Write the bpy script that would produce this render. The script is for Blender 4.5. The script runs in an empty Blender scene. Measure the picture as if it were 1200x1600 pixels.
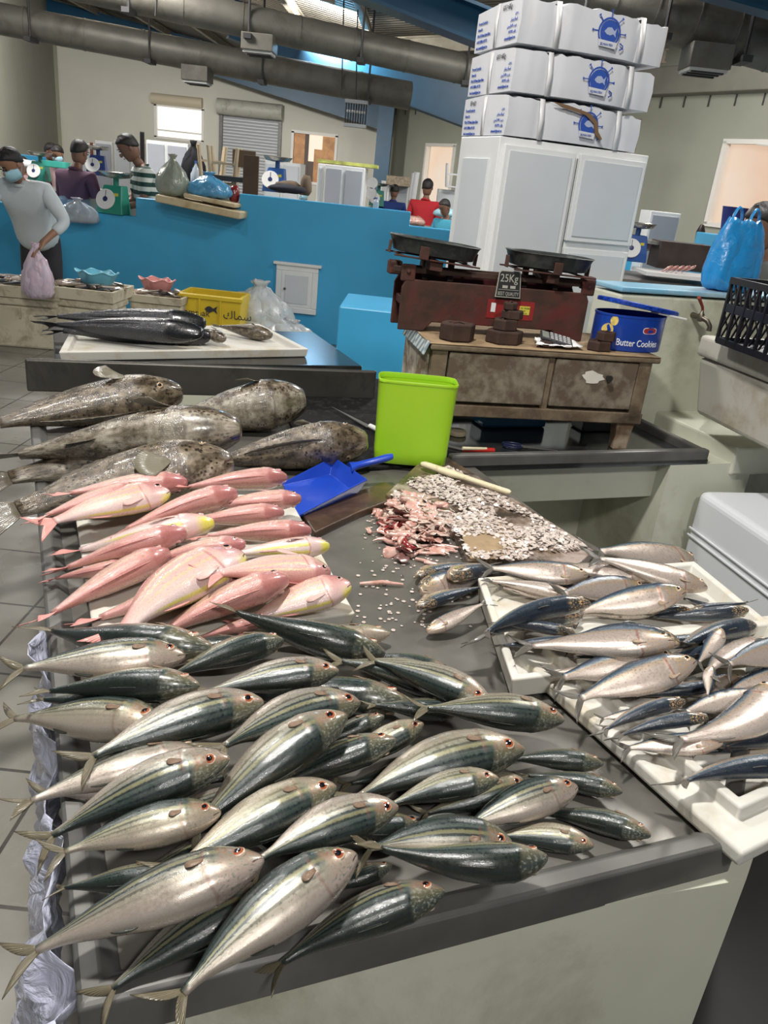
import bpy, bmesh, math, random
import numpy as np
from mathutils import Vector, Matrix
random.seed(7); rng=np.random.RandomState(5)
sc=bpy.context.scene; COL=sc.collection
PI=math.pi; R=math.radians
# ------------------------------------------------------------------ camera
F=1230.0; CH=1.70; TZ=0.80           # focal length in pixels, eye height, table height
def _cam():
    v=Vector((55.0,-512.0)); d=v.length; p=math.atan(d/F); u=v/d
    U=Vector((u.x,-u.y,0))*math.cos(p)+Vector((0,0,1))*math.sin(p)
    f=Vector((0,0,-1)); f=(f-U*f.dot(U)).normalized(); r=f.cross(U)
    return Matrix((r,f,U))
CM=_cam()
cd=bpy.data.cameras.new('camera'); cam=bpy.data.objects.new('camera',cd); COL.objects.link(cam)
cam.matrix_world=Matrix.Translation((0,0,CH))@CM.to_4x4()
cd.sensor_fit='VERTICAL'; cd.sensor_height=36; cd.lens=36*F/1600; cd.clip_start=.02; cd.clip_end=200
sc.camera=cam
def ray(px,py): return CM@Vector((px-600,800-py,-F))
def at(px,py,z):                       # where the sight line meets height z
    r=ray(px,py); return Vector((0,0,CH))+r*((z-CH)/r.z)
def aty(px,py,y):                      # where it meets the upright plane at depth y
    r=ray(px,py); return Vector((0,0,CH))+r*(y/r.y)
# ------------------------------------------------------------------ materials
class NT:
    def __init__(s,name):
        s.m=bpy.data.materials.new(name); s.m.use_nodes=True; s.t=s.m.node_tree
        s.b=s.t.nodes['Principled BSDF']; s.n=s.t.nodes; s.l=s.t.links
    def set(s,sock,v):
        if hasattr(v,'is_output') or isinstance(v,bpy.types.NodeSocket): s.l.new(v,sock)
        else:
            if isinstance(v,(tuple,list)) and len(v)==3 and sock.type=='RGBA': v=(*v,1)
            sock.default_value=v
    def P(s,**k):
        for a,v in k.items(): s.set(s.b.inputs[a.replace('_',' ')],v)
        return s
    def math(s,op,a,b=0.0,c=None,clamp=False):
        n=s.n.new('ShaderNodeMath'); n.operation=op; n.use_clamp=clamp; s.set(n.inputs[0],a); s.set(n.inputs[1],b)
        if c is not None: s.set(n.inputs[2],c)
        return n.outputs[0]
    def mix(s,f,a,b,mode='MIX'):
        n=s.n.new('ShaderNodeMix'); n.data_type='RGBA'; n.blend_type=mode
        s.set(n.inputs[0],f); s.set(n.inputs[6],a); s.set(n.inputs[7],b); return n.outputs[2]
    def ramp(s,f,stops,interp='LINEAR'):
        n=s.n.new('ShaderNodeValToRGB'); e=n.color_ramp; e.interpolation=interp
        while len(e.elements)<len(stops): e.elements.new(.5)
        for q,(p,c) in zip(e.elements,stops):
            q.position=p; q.color=(c,c,c,1) if not isinstance(c,(tuple,list)) else (*c,1)
        s.set(n.inputs[0],f); return n.outputs[0]
    def rng(s,v,a,b,c=0.0,d=1.0):
        n=s.n.new('ShaderNodeMapRange'); n.clamp=True
        for i,x in enumerate((v,a,b,c,d)): s.set(n.inputs[i],x)
        return n.outputs[0]
    def co(s,kind='Object',scale=None):
        o=s.n.new('ShaderNodeTexCoord').outputs[kind]
        if scale is not None:
            m=s.n.new('ShaderNodeMapping'); m.inputs['Scale'].default_value=scale if isinstance(scale,(tuple,list)) else (scale,)*3
            s.l.new(o,m.inputs[0]); o=m.outputs[0]
        return o
    def noise(s,sc_=5,vec=None,detail=3,rough=.5,dist=0,col=False):
        n=s.n.new('ShaderNodeTexNoise'); n.inputs['Scale'].default_value=sc_; n.inputs['Detail'].default_value=detail
        n.inputs['Roughness'].default_value=rough; n.inputs['Distortion'].default_value=dist
        s.l.new(vec if vec is not None else s.co(),n.inputs['Vector']); return n.outputs[1 if col else 0]
    def vor(s,sc_=5,vec=None,out=0,feat='F1',rnd=1.0):
        n=s.n.new('ShaderNodeTexVoronoi'); n.feature=feat; n.inputs['Scale'].default_value=sc_; n.inputs['Randomness'].default_value=rnd
        s.l.new(vec if vec is not None else s.co(),n.inputs['Vector']); return n.outputs[out]
    def bump(s,h,st=.3,d=.01):
        n=s.n.new('ShaderNodeBump'); n.inputs['Strength'].default_value=st; n.inputs['Distance'].default_value=d
        s.l.new(h,n.inputs['Height']); s.l.new(n.outputs[0],s.b.inputs['Normal']); s.l.new(n.outputs[0],s.b.inputs['Coat Normal']); return s
    def sep(s,v):
        n=s.n.new('ShaderNodeSeparateXYZ'); s.l.new(v,n.inputs[0]); return n.outputs
    def comb(s,x,y,z=0.0):
        n=s.n.new('ShaderNodeCombineXYZ'); s.set(n.inputs[0],x); s.set(n.inputs[1],y); s.set(n.inputs[2],z); return n.outputs[0]
    def rnd(s): return s.n.new('ShaderNodeObjectInfo').outputs['Random']
MC={}
def mat(name,col=(.5,.5,.5),rough=.6,metal=0,var=0,vs=6,col2=None,bump=0,bs=40,bd=.002,coat=0,spec=None,alpha=None,trans=0,emit=None,es=1,thr=(.4,.65),dirt=None,ds=3,sss=0):
    if name in MC: return MC[name]
    n=NT(name); c=col
    if col2 is not None: c=n.ramp(n.noise(vs,detail=6,rough=.6),[(thr[0],col),(thr[1],col2)])
    elif var: c=n.ramp(n.noise(vs,detail=5),[(.3,tuple(x*(1-var) for x in col)),(.7,tuple(min(1,x*(1+var)) for x in col))])
    if dirt is not None:
        c=n.mix(n.ramp(n.noise(ds,detail=8,rough=.7,dist=.4),[(.5,0),(.72,1)]),c,dirt)
    n.P(Base_Color=c,Roughness=rough,Metallic=metal)
    if coat: n.P(Coat_Weight=coat,Coat_Roughness=.12)
    if spec is not None: n.P(Specular_IOR_Level=spec)
    if alpha is not None: n.P(Alpha=alpha)
    if trans: n.P(Transmission_Weight=trans)
    if sss: n.P(Subsurface_Weight=sss,Subsurface_Scale=.01)
    if emit is not None: n.P(Emission_Color=emit,Emission_Strength=es)
    if bump: n.bump(n.noise(bs,detail=4),bump,bd)
    MC[name]=n.m; return n.m
# ------------------------------------------------------------------ objects
def link(o,parent=None):
    COL.objects.link(o)
    if parent is not None: o.parent=parent
    return o
def tag(o,label=None,cat=None,group=None,kind=None):
    if label: o['label']=label
    if cat: o['category']=cat
    if group: o['group']=group
    if kind: o['kind']=kind
    return o
def thing(name,label,cat,loc=(0,0,0),rz=0,group=None):
    o=bpy.data.objects.new(name,None); o.empty_display_size=.05; COL.objects.link(o)
    o.location=loc; o.rotation_euler=(0,0,rz); return tag(o,label,cat,group)
def copy_tree(o,parent=None):
    c=o.copy(); COL.objects.link(c)
    if parent is not None: c.parent=parent
    for ch in [x for x in COL.objects if x.parent==o]: copy_tree(ch,c)
    return c
class MB:
    """collects shapes, then links them as one mesh object"""
    def __init__(s): s.v=[]; s.f=[]; s.mi=[]; s.cur=0; s.uv=None
    def add(s,vs,fs,M=None):
        b=len(s.v)
        for v in vs:
            v=Vector(v)
            if M is not None: v=M@v
            s.v.append(v)
        for f in fs: s.f.append([b+i for i in f]); s.mi.append(s.cur)
        return s
    def box(s,c,d,rz=0,M=None,rx=0,ry=0):
        x,y,z=d[0]/2,d[1]/2,d[2]/2
        vs=[(-x,-y,-z),(x,-y,-z),(x,y,-z),(-x,y,-z),(-x,-y,z),(x,-y,z),(x,y,z),(-x,y,z)]
        m=Matrix.Translation(c)@Matrix.Rotation(rz,4,'Z')@Matrix.Rotation(ry,4,'Y')@Matrix.Rotation(rx,4,'X')
        if M is not None: m=M@m
        return s.add(vs,[(3,2,1,0),(4,5,6,7),(0,1,5,4),(1,2,6,5),(2,3,7,6),(3,0,4,7)],m)
    def prism(s,pts,z0,z1,M=None):      # pts: xy outline, counter-clockwise
        n=len(pts); vs=[(p[0],p[1],z0) for p in pts]+[(p[0],p[1],z1) for p in pts]
        fs=[tuple(range(n))[::-1],tuple(range(n,2*n))]+[(i,(i+1)%n,n+(i+1)%n,n+i) for i in range(n)]
        return s.add(vs,fs,M)
    def loft(s,rings,cap=True,M=None,closed=True):
        n=len(rings[0]); vs=[p for r in rings for p in r]; fs=[]
        for k in range(len(rings)-1):
            for i in range(n if closed else n-1):
                j=(i+1)%n; fs.append((k*n+i,k*n+j,(k+1)*n+j,(k+1)*n+i))
        if cap and closed: fs.append(tuple(range(n))[::-1]); fs.append(tuple(range((len(rings)-1)*n,len(rings)*n)))
        return s.add(vs,fs,M)
    def lathe(s,prof,n=24,c=(0,0,0),M=None,cap=True,sx=1,sy=1):
        rings=[[(c[0]+r*sx*math.cos(2*PI*i/n),c[1]+r*sy*math.sin(2*PI*i/n),c[2]+z) for i in range(n)] for r,z in prof]
        return s.loft(rings,cap,M)
    def tube(s,pts,r,n=8,cap=True,M=None):
        pts=[Vector(p) for p in pts]; rings=[]
        rr=r if isinstance(r,(list,tuple)) else [r]*len(pts); up=None
        for i,p in enumerate(pts):
            t=(pts[min(i+1,len(pts)-1)]-pts[max(i-1,0)]).normalized()
            if up is None: up=Vector((0,0,1)) if abs(t.z)<.9 else Vector((1,0,0))
            a=t.cross(up).normalized(); up=a.cross(t).normalized()
            rings.append([p+(a*math.cos(2*PI*k/n)+up*math.sin(2*PI*k/n))*rr[i] for k in range(n)])
        return s.loft(rings,cap,M)
    def ball(s,c,r,n=12,M=None):
        r=r if isinstance(r,(tuple,list)) else (r,)*3
        rings=[]
        for k in range(1,n//2+1):
            a=PI*k/(n//2+1)
            rings.append([(c[0]+r[0]*math.sin(a)*math.cos(2*PI*i/n),c[1]+r[1]*math.sin(a)*math.sin(2*PI*i/n),c[2]-r[2]*math.cos(a)) for i in range(n)])
        return s.loft(rings,True,M)
    def mesh(s,name,mats,smooth=False,bevel=0):
        me=bpy.data.meshes.new(name); me.from_pydata([tuple(v) for v in s.v],[],s.f)
        for m in (mats if isinstance(mats,(list,tuple)) else [mats]): me.materials.append(m)
        for p,i in zip(me.polygons,s.mi): p.material_index=i
        if smooth:
            for p in me.polygons: p.use_smooth=True
            try: me.set_sharp_from_angle(angle=R(smooth if smooth>1 else 40))
            except Exception: pass
        me.update(); return me
    def build(s,name,mats,parent=None,smooth=False,bevel=0,seg=2,kind=None,label=None,fix=True):
        me=s.mesh(name,mats,smooth); o=bpy.data.objects.new(name,me); link(o,parent)
        if fix:
            b=bmesh.new(); b.from_mesh(me); bmesh.ops.recalc_face_normals(b,faces=b.faces); b.to_mesh(me); b.free()
        if bevel:
            m=o.modifiers.new('bevel','BEVEL'); m.width=bevel; m.segments=seg; m.limit_method='ANGLE'; m.angle_limit=R(40)
        if kind: o['kind']=kind
        if label: o['label']=label
        return o
def solid(o,t):
    m=o.modifiers.new('solid','SOLIDIFY'); m.thickness=t; m.offset=0; return o
def sub(o,l=1):
    m=o.modifiers.new('sub','SUBSURF'); m.levels=l; m.render_levels=l; return o
def cloud(o,st,size,axis=None):
    t=bpy.data.textures.new('crumple','CLOUDS'); t.noise_scale=size; t.noise_depth=2
    m=o.modifiers.new('crumple','DISPLACE'); m.texture=t; m.strength=st; m.mid_level=.5; m.texture_coords='LOCAL'; return o
AF={'\u0627':(0xFE8D,2),'\u0628':(0xFE8F,4),'\u062a':(0xFE95,4),'\u062d':(0xFEA1,4),'\u0631':(0xFEAD,2),'\u0633':(0xFEB1,4),'\u0635':(0xFEB9,4),'\u0641':(0xFED1,4),'\u0643':(0xFED9,4),'\u0644':(0xFEDD,4),'\u0645':(0xFEE1,4),'\u0646':(0xFEE5,4),'\u0647':(0xFEE9,4),'\u064a':(0xFEF1,4)}
def arabic(s):                         # joined letter forms in reading order from the right
    out=[]
    for i,c in enumerate(s):
        if c not in AF: out.append(c); continue
        b,n=AF[c]; pj=i>0 and s[i-1] in AF and AF[s[i-1]][1]==4; nj=n==4 and i+1<len(s) and s[i+1] in AF
        out.append(chr(b+(3 if pj and nj else 1 if pj else 2 if nj else 0)))
    return ''.join(out[::-1])
def text(body,parent,M,size,m,name='lettering',ext=.0004,align='LEFT',sx=1):
    c=bpy.data.curves.new(name,'FONT'); c.body=body; c.size=size; c.extrude=ext; c.align_x=align; c.resolution_u=3
    t=bpy.data.objects.new('t',c); COL.objects.link(t); dg=bpy.context.evaluated_depsgraph_get()
    me=bpy.data.meshes.new_from_object(t.evaluated_get(dg)); bpy.data.objects.remove(t); bpy.data.curves.remove(c)
    me.name=name; me.materials.clear(); me.materials.append(m)
    me.transform(M@Matrix.Diagonal((sx,1,1,1)))
    o=bpy.data.objects.new(name,me); return link(o,parent)
# ------------------------------------------------------------------ fish
def prof(pts,n=240):
    x=np.array([p[0] for p in pts]); x2=np.linspace(0,1,n); out=[]
    for k in range(1,len(pts[0])):
        y=np.interp(x2,x,[p[k] for p in pts]); yy=np.concatenate([np.full(9,y[0]),y,np.full(9,y[-1])])
        ys=np.convolve(yy,np.ones(19)/19,'valid'); w=np.clip((x2-.955)/.045,0,1); out.append(ys*(1-w)+y*w)
    return x2,out
FK={ # s, top, bottom, half width   (fractions of the length from tail root to snout)
'mackerel':[(0,.014,.014,.013),(.1,.024,.022,.022),(.25,.062,.062,.044),(.45,.100,.108,.074),(.60,.112,.120,.086),(.74,.106,.110,.084),(.84,.088,.092,.070),(.91,.066,.070,.052),(.96,.042,.046,.034),(.985,.024,.028,.02),(1,.008,.010,.007)],
'bream':[(0,.026,.026,.014),(.1,.034,.034,.022),(.25,.066,.062,.040),(.45,.108,.100,.064),(.65,.130,.118,.078),(.8,.124,.112,.078),(.9,.094,.088,.062),(.96,.062,.060,.044),(.99,.036,.036,.03),(1,.02,.02,.016)],
'grouper':[(0,.040,.040,.020),(.1,.050,.048,.034),(.25,.088,.085,.062),(.45,.122,.125,.098),(.65,.142,.145,.120),(.8,.128,.132,.118),(.9,.092,.104,.094),(.96,.060,.078,.07),(.99,.04,.052,.05),(1,.02,.03,.03)],
'sardine':[(0,.020,.020,.010),(.1,.028,.030,.018),(.25,.054,.072,.034),(.45,.078,.112,.052),(.62,.084,.124,.060),(.78,.080,.108,.058),(.88,.066,.078,.048),(.95,.044,.048,.034),(.985,.026,.028,.022),(1,.012,.014,.01)],
'cobia':[(0,.022,.022,.014),(.12,.034,.034,.028),(.3,.062,.062,.058),(.5,.080,.080,.078),(.7,.082,.080,.084),(.83,.070,.066,.082),(.92,.048,.046,.068),(.98,.026,.026,.044),(1,.012,.012,.022)]}
FKP={k:prof(v) for k,v in FK.items()}
FI={'mackerel':dict(tf=.17,fan=40,fork=.82,eye=(.895,.45,.031),pec=(.745,.52,.085),dors=(.42,.62,.022),an=(.30,.42,.02)),
 'bream':dict(tf=.20,fan=26,fork=.55,eye=(.90,.37,.030),pec=(.72,.68,.19),dors=(.22,.74,.020),an=(.25,.45,.018)),
 'grouper':dict(tf=.17,fan=24,fork=.08,eye=(.865,.32,.019),pec=(.70,.58,.17),dors=(.18,.72,.055),an=(.22,.36,.05)),
 'sardine':dict(tf=.18,fan=38,fork=.80,eye=(.92,.44,.026),pec=(.80,.74,.10),dors=(.48,.60,.035),an=(.14,.28,.012)),
 'cobia':dict(tf=.15,fan=30,fork=.6,eye=(.93,.45,.010),pec=(.76,.62,.13),dors=(.2,.6,.02),an=(.22,.45,.02))}
class Fish:
    def __init__(s,kind,L,bh=0,bv=0,roll=90,fat=1.0,droop=0.0,cs=1.0):
        s.k=kind; s.L=L; p=FI[kind]; s.p=p; s.Lb=L/(1+p['tf']); s.bh=bh; s.bv=bv; s.roll=R(roll); s.fat=fat; s.droop=droop
        s.x0=-L/2+p['tf']*s.Lb; s.cs=cs
    def spine(s,t):
        L=s.Lb; x=s.x0+t*L; y=s.bh*L*(4*t*(1-t)-.6); z=s.bv*L*(4*t*(1-t)-.6)-s.droop*L*max(0,.35-t)**2*3
        return Vector((x,y,z))
    def frame(s,t):
        T=(s.spine(t+.01)-s.spine(t-.01)).normalized(); left=Vector((0,0,1)).cross(T).normalized(); up=T.cross(left)
        D=up*math.cos(s.roll)-left*math.sin(s.roll); return T,D,T.cross(D)*-1   # S = fish's left side ... D x T
    def rad(s,t):
        x,(a,b,w)=FKP[s.k]; return [float(np.interp(t,x,q))*s.Lb*s.fat for q in (a,b,w)]
    def surf(s,t,v,side=1,off=0):
        a=v*PI; tp,bt,w=s.rad(t); T,D,S=s.frame(t); c,n=math.cos(a),math.sin(a)
        p=D*((tp if c>0 else bt)*c)+S*(side*w*(abs(n)**.85))
        nn=(D*(c/max(tp if c>0 else bt,1e-5))+S*(side*n/max(w,1e-5))).normalized()
        return s.spine(t)+p+nn*off, nn, T
    def body(s,nr=40,nc=22):
        vs=[];uv=[]
        ts=[0.5*(i/(nr-1))+.5*(1-(1-i/(nr-1))**1.7) for i in range(nr)]
        gill=.775 if s.k!='grouper' else .72
        for t in ts:
            tp,bt,w=s.rad(t); T,D,S=s.frame(t); c0=s.spine(t)
            for j in range(nc):
                a=2*PI*j/nc; c,n=math.cos(a),math.sin(a); v=a/PI if a<=PI else 2-a/PI
                gl=gill+.035*math.sin(v*PI)*(-1)
                k=1.0+(.055 if gl<t<gl+.035 else (.035 if gl<t<gl+.08 else (.015 if gl<t<gl+.13 else 0)))*math.sin(v*PI)
                vs.append(c0+(D*((tp if c>0 else bt)*c)+S*(w*math.copysign(abs(n)**.85,n)))*k); uv.append((t,v))
        fs=[]
        for i in range(nr-1):
            for j in range(nc):
                k=(j+1)%nc; fs.append((i*nc+j,(i+1)*nc+j,(i+1)*nc+k,i*nc+k))
        fs.append(tuple(range(nc))); fs.append(tuple(range((nr-1)*nc,nr*nc))[::-1])
        s.bv_=vs; return vs,fs,uv
def mesh_uv(name,vs,fs,uv,m,smooth=True):
    me=bpy.data.meshes.new(name); me.from_pydata([tuple(v) for v in vs],[],fs)
    if uv:
        l=me.uv_layers.new(name='uv'); 
        for lp in me.loops: l.data[lp.index].uv=uv[lp.vertex_index]
    me.materials.append(m)
    if smooth:
        for p in me.polygons: p.use_smooth=True
    me.update(); return me
def sheet(rows):
    n=len(rows[0][0]) if False else len(rows[0]); vs=[p for r in rows for p in r]
    fs=[(i*n+j,i*n+j+1,(i+1)*n+j+1,(i+1)*n+j) for i in range(len(rows)-1) for j in range(n-1)]
    uv=[(i/(len(rows)-1),j/(n-1)) for i in range(len(rows)) for j in range(n)]
    return vs,fs,uv
def fish_parts(s,root,M,fins=True,both=True,q=1.0):
    rs=random.Random(int(s.L*1e5)+int(s.roll*100)+len(COL.objects))
    vs,fs,uv=s.body(int(40*q),int(22*q)) if not hasattr(s,'cache') else s.cache
    o=link(bpy.data.objects.new('body',mesh_uv('body',vs,fs,uv,M['body'])),root)
    p=s.p
    # tail fin
    T,D,S=s.frame(0.0); c=s.spine(0); tp=s.rad(0)[0]; lf=p['tf']*s.Lb*1.15; rows=[]
    curl=rs.uniform(-.25,.25); nq=13 if q>=1 else 7
    for i in range(nq):
        qq=-1+2*i/(nq-1); a=R(p['fan'])*qq; ln=lf*((1-p['fork'])+p['fork']*abs(qq)**1.35)*(1 if p['fork']>.2 else (1-.12*qq*qq)); ln/=max(math.cos(a)**.3,.5)
        row=[]
        for k in range(5):
            f=k/4; row.append(c+T*(.012*s.Lb)+D*(tp*.9*qq)+(-T*math.cos(a)+D*math.sin(a))*(ln*f)+S*(curl*lf*f*f*.5+lf*.05*math.sin(qq*5)*f))
        rows.append(row)
    o=link(bpy.data.objects.new('tail_fin',mesh_uv('tail_fin',*sheet(rows),M['fin'])),root); solid(o,.0012)
    # dorsal and anal fin
    if fins:
        for nm,(a,b,h),v,sg in (('dorsal_fin',p['dors'],0,1),('anal_fin',p['an'],1,-1)):
            rows=[]; n=19
            for i in range(n):
                t=b+(a-b)*i/(n-1); T,D,S=s.frame(t); e=s.surf(t,v)[0]-D*(sg*.004*s.Lb)
                hh=h*s.Lb*math.sin(PI*min(1,(i+1.2)/n*1.0))**.5*(1-.35*i/n)*(1.0 if s.k!='grouper' else (1+.25*(i%2)))
                rows.append([e,e+(D*sg*.8-T*.75)*hh*.5+S*hh*.08,e+(D*sg*.75-T*1.1)*hh+S*hh*.25])
            o=link(bpy.data.objects.new(nm,mesh_uv(nm,*sheet(rows),M.get('dfin',M['fin']))),root); solid(o,.001)
    up=1 if s.frame(.75)[2].z>0 else -1
    t,v,h=p['pec']; e,nn,T=s.surf(t,v,up,.001*s.Lb); T,D,S=s.frame(t); rows=[]; base=D
    for i in range(7):
        qq=-1+i/3; wfan={'grouper':.65,'mackerel':.20,'bream':.16}.get(s.k,.22); a=qq*wfan
        d=(-T*math.cos(a+.15)-D*math.sin(a+.15)); ln=h*s.Lb*(1-.3*qq*qq)
        rows.append([e+D*(-qq*.010*s.Lb)+d*(ln*f)+nn*(.004*s.Lb*f+(.03 if s.k=='grouper' else .006)*s.Lb*f*f) for f in (0,.33,.66,1)])
    o=link(bpy.data.objects.new('pectoral_fin',mesh_uv('pectoral_fin',*sheet(rows),M['pfin'])),root); solid(o,.001)
    t,v,r=p['eye']; r*=s.Lb
    for sd in ((1,-1) if both else (up,)):
        e,nn,T=s.surf(t,v,sd,-.25*r); y=nn.cross(T).normalized(); x=y.cross(nn)
        o=link(bpy.data.objects.new('eye',M['eye']),root); o.matrix_local=Matrix.Translation(e)@Matrix((x,y,nn)).transposed().to_4x4()@Matrix.Scale(r,4)
def eye_mesh(name,iris,ring,pupil):
    b=MB(); n=20
    prof_=[(1.15,-.1),(1.08,.22),(.9,.36),(.55,.50),(.52,.53),(.28,.60),(.01,.62)]
    for k in range(len(prof_)-1):
        b.cur=0 if k<2 else (1 if k<3 else 2)
        b.loft([[(r*math.cos(2*PI*i/n),r*math.sin(2*PI*i/n),z) for i in range(n)] for r,z in prof_[k:k+2]],False)
    me=b.mesh(name,[ring,iris,pupil]); 
    for p in me.polygons: p.use_smooth=True
    return me
# ------------------------------------------------------------------ fish skins
def skin(kind):
    n=NT(kind+'_skin'); uv=n.co('UV'); x=n.sep(uv); u,v=x[0],x[1]; rnd=n.rnd()
    n1=n.noise(9,n.comb(n.math('MULTIPLY',u,6),n.math('MULTIPLY',v,2.5),n.math('MULTIPLY',rnd,30)),detail=4)
    wob=n.math('SUBTRACT',n1,.5); vv=n.math('ADD',v,n.math('MULTIPLY',wob,.018 if kind=='mackerel' else .06))
    scale=n.vor(1,n.comb(n.math('MULTIPLY',u,{'mackerel':190,'sardine':130,'grouper':150}.get(kind,105)),n.math('MULTIPLY',v,{'mackerel':76,'sardine':50,'grouper':60}.get(kind,42)),0.0),rnd=.35)
    fine=n.noise(160,detail=2)
    head=n.rng(n.math('ADD',u,n.math('MULTIPLY',n.math('ABSOLUTE',n.math('SUBTRACT',v,.5)),.10)),.80,.83)
    gl=n.math('ABSOLUTE',n.math('SUBTRACT',u,n.math('SUBTRACT',.775,n.math('MULTIPLY',n.math('SINE',n.math('MULTIPLY',v,PI)),.035))))
    gill=n.math('MULTIPLY',n.rng(gl,.004,.012,1,0),n.rng(v,.3,.4))
    mouth=n.math('MULTIPLY',n.rng(n.math('ABSOLUTE',n.math('SUBTRACT',v,n.math('ADD',.60,n.math('MULTIPLY',n.math('SUBTRACT',1.0,u),2.2)))),.01,.035,1,0),n.rng(u,.945,.955))
    met=.25; bumpst={'mackerel':.20,'bream':.34}.get(kind,.26)
    if kind=='mackerel':
        c=n.ramp(vv,[(.0,(.008,.011,.008)),(.16,(.015,.022,.017)),(.28,(.028,.040,.036)),(.38,(.070,.088,.080)),(.44,(.20,.19,.10)),(.49,(.15,.165,.15)),(.56,(.30,.28,.22)),(.66,(.36,.32,.265)),(.80,(.41,.35,.30)),(1,(.46,.40,.345))])
        st=n.math('SINE',n.math('ADD',n.math('MULTIPLY',vv,68),n.math('MULTIPLY',wob,.8)))
        sm=n.math('MULTIPLY',n.math('MULTIPLY',n.rng(v,.1,.2),n.rng(v,.52,.70,1,0)),n.rng(u,.80,.74))
        c=n.mix(n.math('MULTIPLY',n.rng(st,.0,.7),n.math('MULTIPLY',sm,.80)),c,(.006,.014,.016))
        sp=n.vor(1,n.comb(n.math('MULTIPLY',u,34),n.math('MULTIPLY',v,11),0),rnd=.5)
        spm=n.math('MULTIPLY',n.rng(sp,.20,.30,1,0),n.math('MULTIPLY',n.rng(v,.10,.14),n.rng(v,.30,.36,1,0)))
        c=n.mix(n.math('MULTIPLY',spm,.9),c,(.003,.006,.007))
        hc=n.ramp(vv,[(.0,(.03,.04,.035)),(.3,(.11,.10,.06)),(.42,(.26,.16,.11)),(.58,(.36,.29,.23)),(.8,(.46,.37,.32))])
        hc=n.mix(n.rng(n1,.52,.66),hc,(.20,.21,.17)); c=n.mix(head,c,hc)
        c=n.mix(n.math('MULTIPLY',gill,.35),c,(.20,.06,.05)); met=n.math('MULTIPLY',n.rng(v,.30,.55),.42)
        tint=n.math('MULTIPLY',n.math('MULTIPLY',n.rng(rnd,.5,1),.5),n.rng(v,.35,.5)); c=n.mix(tint,c,n.mix(.5,c,(.40,.36,.18)))
    elif kind=='bream':
        c=n.ramp(vv,[(.0,(.47,.21,.19)),(.2,(.55,.28,.25)),(.38,(.64,.39,.36)),(.55,(.68,.47,.42)),(.75,(.70,.56,.54)),(1,(.72,.60,.58))])
        st=n.math('SINE',n.math('ADD',n.math('MULTIPLY',vv,50),n.math('MULTIPLY',wob,2)))
        sm=n.math('MULTIPLY',n.math('MULTIPLY',n.rng(v,.16,.26),n.rng(v,.60,.7,1,0)),n.math('MULTIPLY',n.rng(u,.78,.72),n.rng(u,.05,.3)))
        c=n.mix(n.math('MULTIPLY',n.rng(st,.2,.9),n.math('MULTIPLY',sm,.75)),c,(.70,.54,.30))
        yl=n.math('MULTIPLY',n.math('MULTIPLY',n.rng(v,.84,.88),n.rng(v,.93,.97,1,0)),n.math('MULTIPLY',n.rng(u,.15,.3),n.rng(u,.99,.9)))
        c=n.mix(n.math('MULTIPLY',yl,.85),c,(.66,.62,.07))
        hc=n.ramp(vv,[(.0,(.36,.13,.13)),(.35,(.46,.20,.20)),(.6,(.62,.42,.40)),(.72,(.66,.60,.34)),(.85,(.68,.64,.07)),(1,(.70,.66,.10))])
        h2=n.mix(n.math('MULTIPLY',n.rng(u,.86,.93),1.0),n.ramp(vv,[(0,(.38,.14,.13)),(.4,(.50,.24,.23)),(.8,(.68,.52,.50))]),hc); c=n.mix(head,c,h2)
        c=n.mix(n.math('MULTIPLY',gill,.55),c,(.40,.10,.11)); met=.10
        c=n.mix(n.math('MULTIPLY',rnd,.35),c,n.mix(.6,c,(.50,.22,.17)))
    elif kind=='grouper':
        blot=n.noise(3.2,n.comb(n.math('MULTIPLY',u,3.4),n.math('MULTIPLY',v,2),n.math('MULTIPLY',rnd,9)),detail=6,rough=.65)
        c=n.ramp(blot,[(.38,(.035,.026,.016)),(.47,(.085,.064,.040)),(.54,(.145,.112,.075)),(.64,(.24,.195,.135))])
        pale=n.ramp(blot,[(.38,(.10,.082,.056)),(.5,(.21,.18,.135)),(.65,(.38,.345,.28))])
        c=n.mix(n.rng(n.math('ADD',v,n.math('MULTIPLY',n.math('SUBTRACT',blot,.5),.7)),.70,.92),c,pale)
        sp=n.vor(1,n.comb(n.math('MULTIPLY',u,40),n.math('MULTIPLY',v,14),0),rnd=.9)
        c=n.mix(n.math('MULTIPLY',n.rng(sp,.24,.36,1,0),n.rng(v,.97,.75,.2,.95)),c,(.014,.009,.006))
        c=n.mix(n.math('MULTIPLY',gill,.5),c,(.05,.03,.025)); met=0; bumpst=.5
    elif kind=='sardine':
        c=n.ramp(vv,[(.0,(.012,.018,.028)),(.24,(.020,.032,.050)),(.32,(.06,.10,.145)),(.38,(.20,.22,.22)),(.44,(.42,.31,.22)),(.52,(.44,.37,.32)),(.7,(.50,.42,.37)),(1,(.58,.51,.45))])
        hc=n.ramp(vv,[(.0,(.03,.035,.035)),(.34,(.09,.10,.09)),(.44,(.36,.30,.18)),(.6,(.46,.38,.32)),(1,(.56,.48,.42))])
        hc=n.mix(n.rng(n1,.54,.62),hc,(.55,.33,.16)); c=n.mix(head,c,hc)
        c=n.mix(n.math('MULTIPLY',gill,.6),c,(.30,.08,.05)); met=n.math('MULTIPLY',n.rng(v,.22,.45),.45)
    else:
        c=n.ramp(vv,[(.0,(.006,.007,.009)),(.5,(.010,.011,.014)),(.8,(.02,.02,.024)),(1,(.10,.09,.09))]); met=.1; bumpst=.7
        c=n.mix(n.math('MULTIPLY',n.rng(scale,.25,.5),n.rng(u,.78,.7)),c,(.04,.042,.05))
    c=n.mix(mouth,c,(.06,.03,.03))
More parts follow.
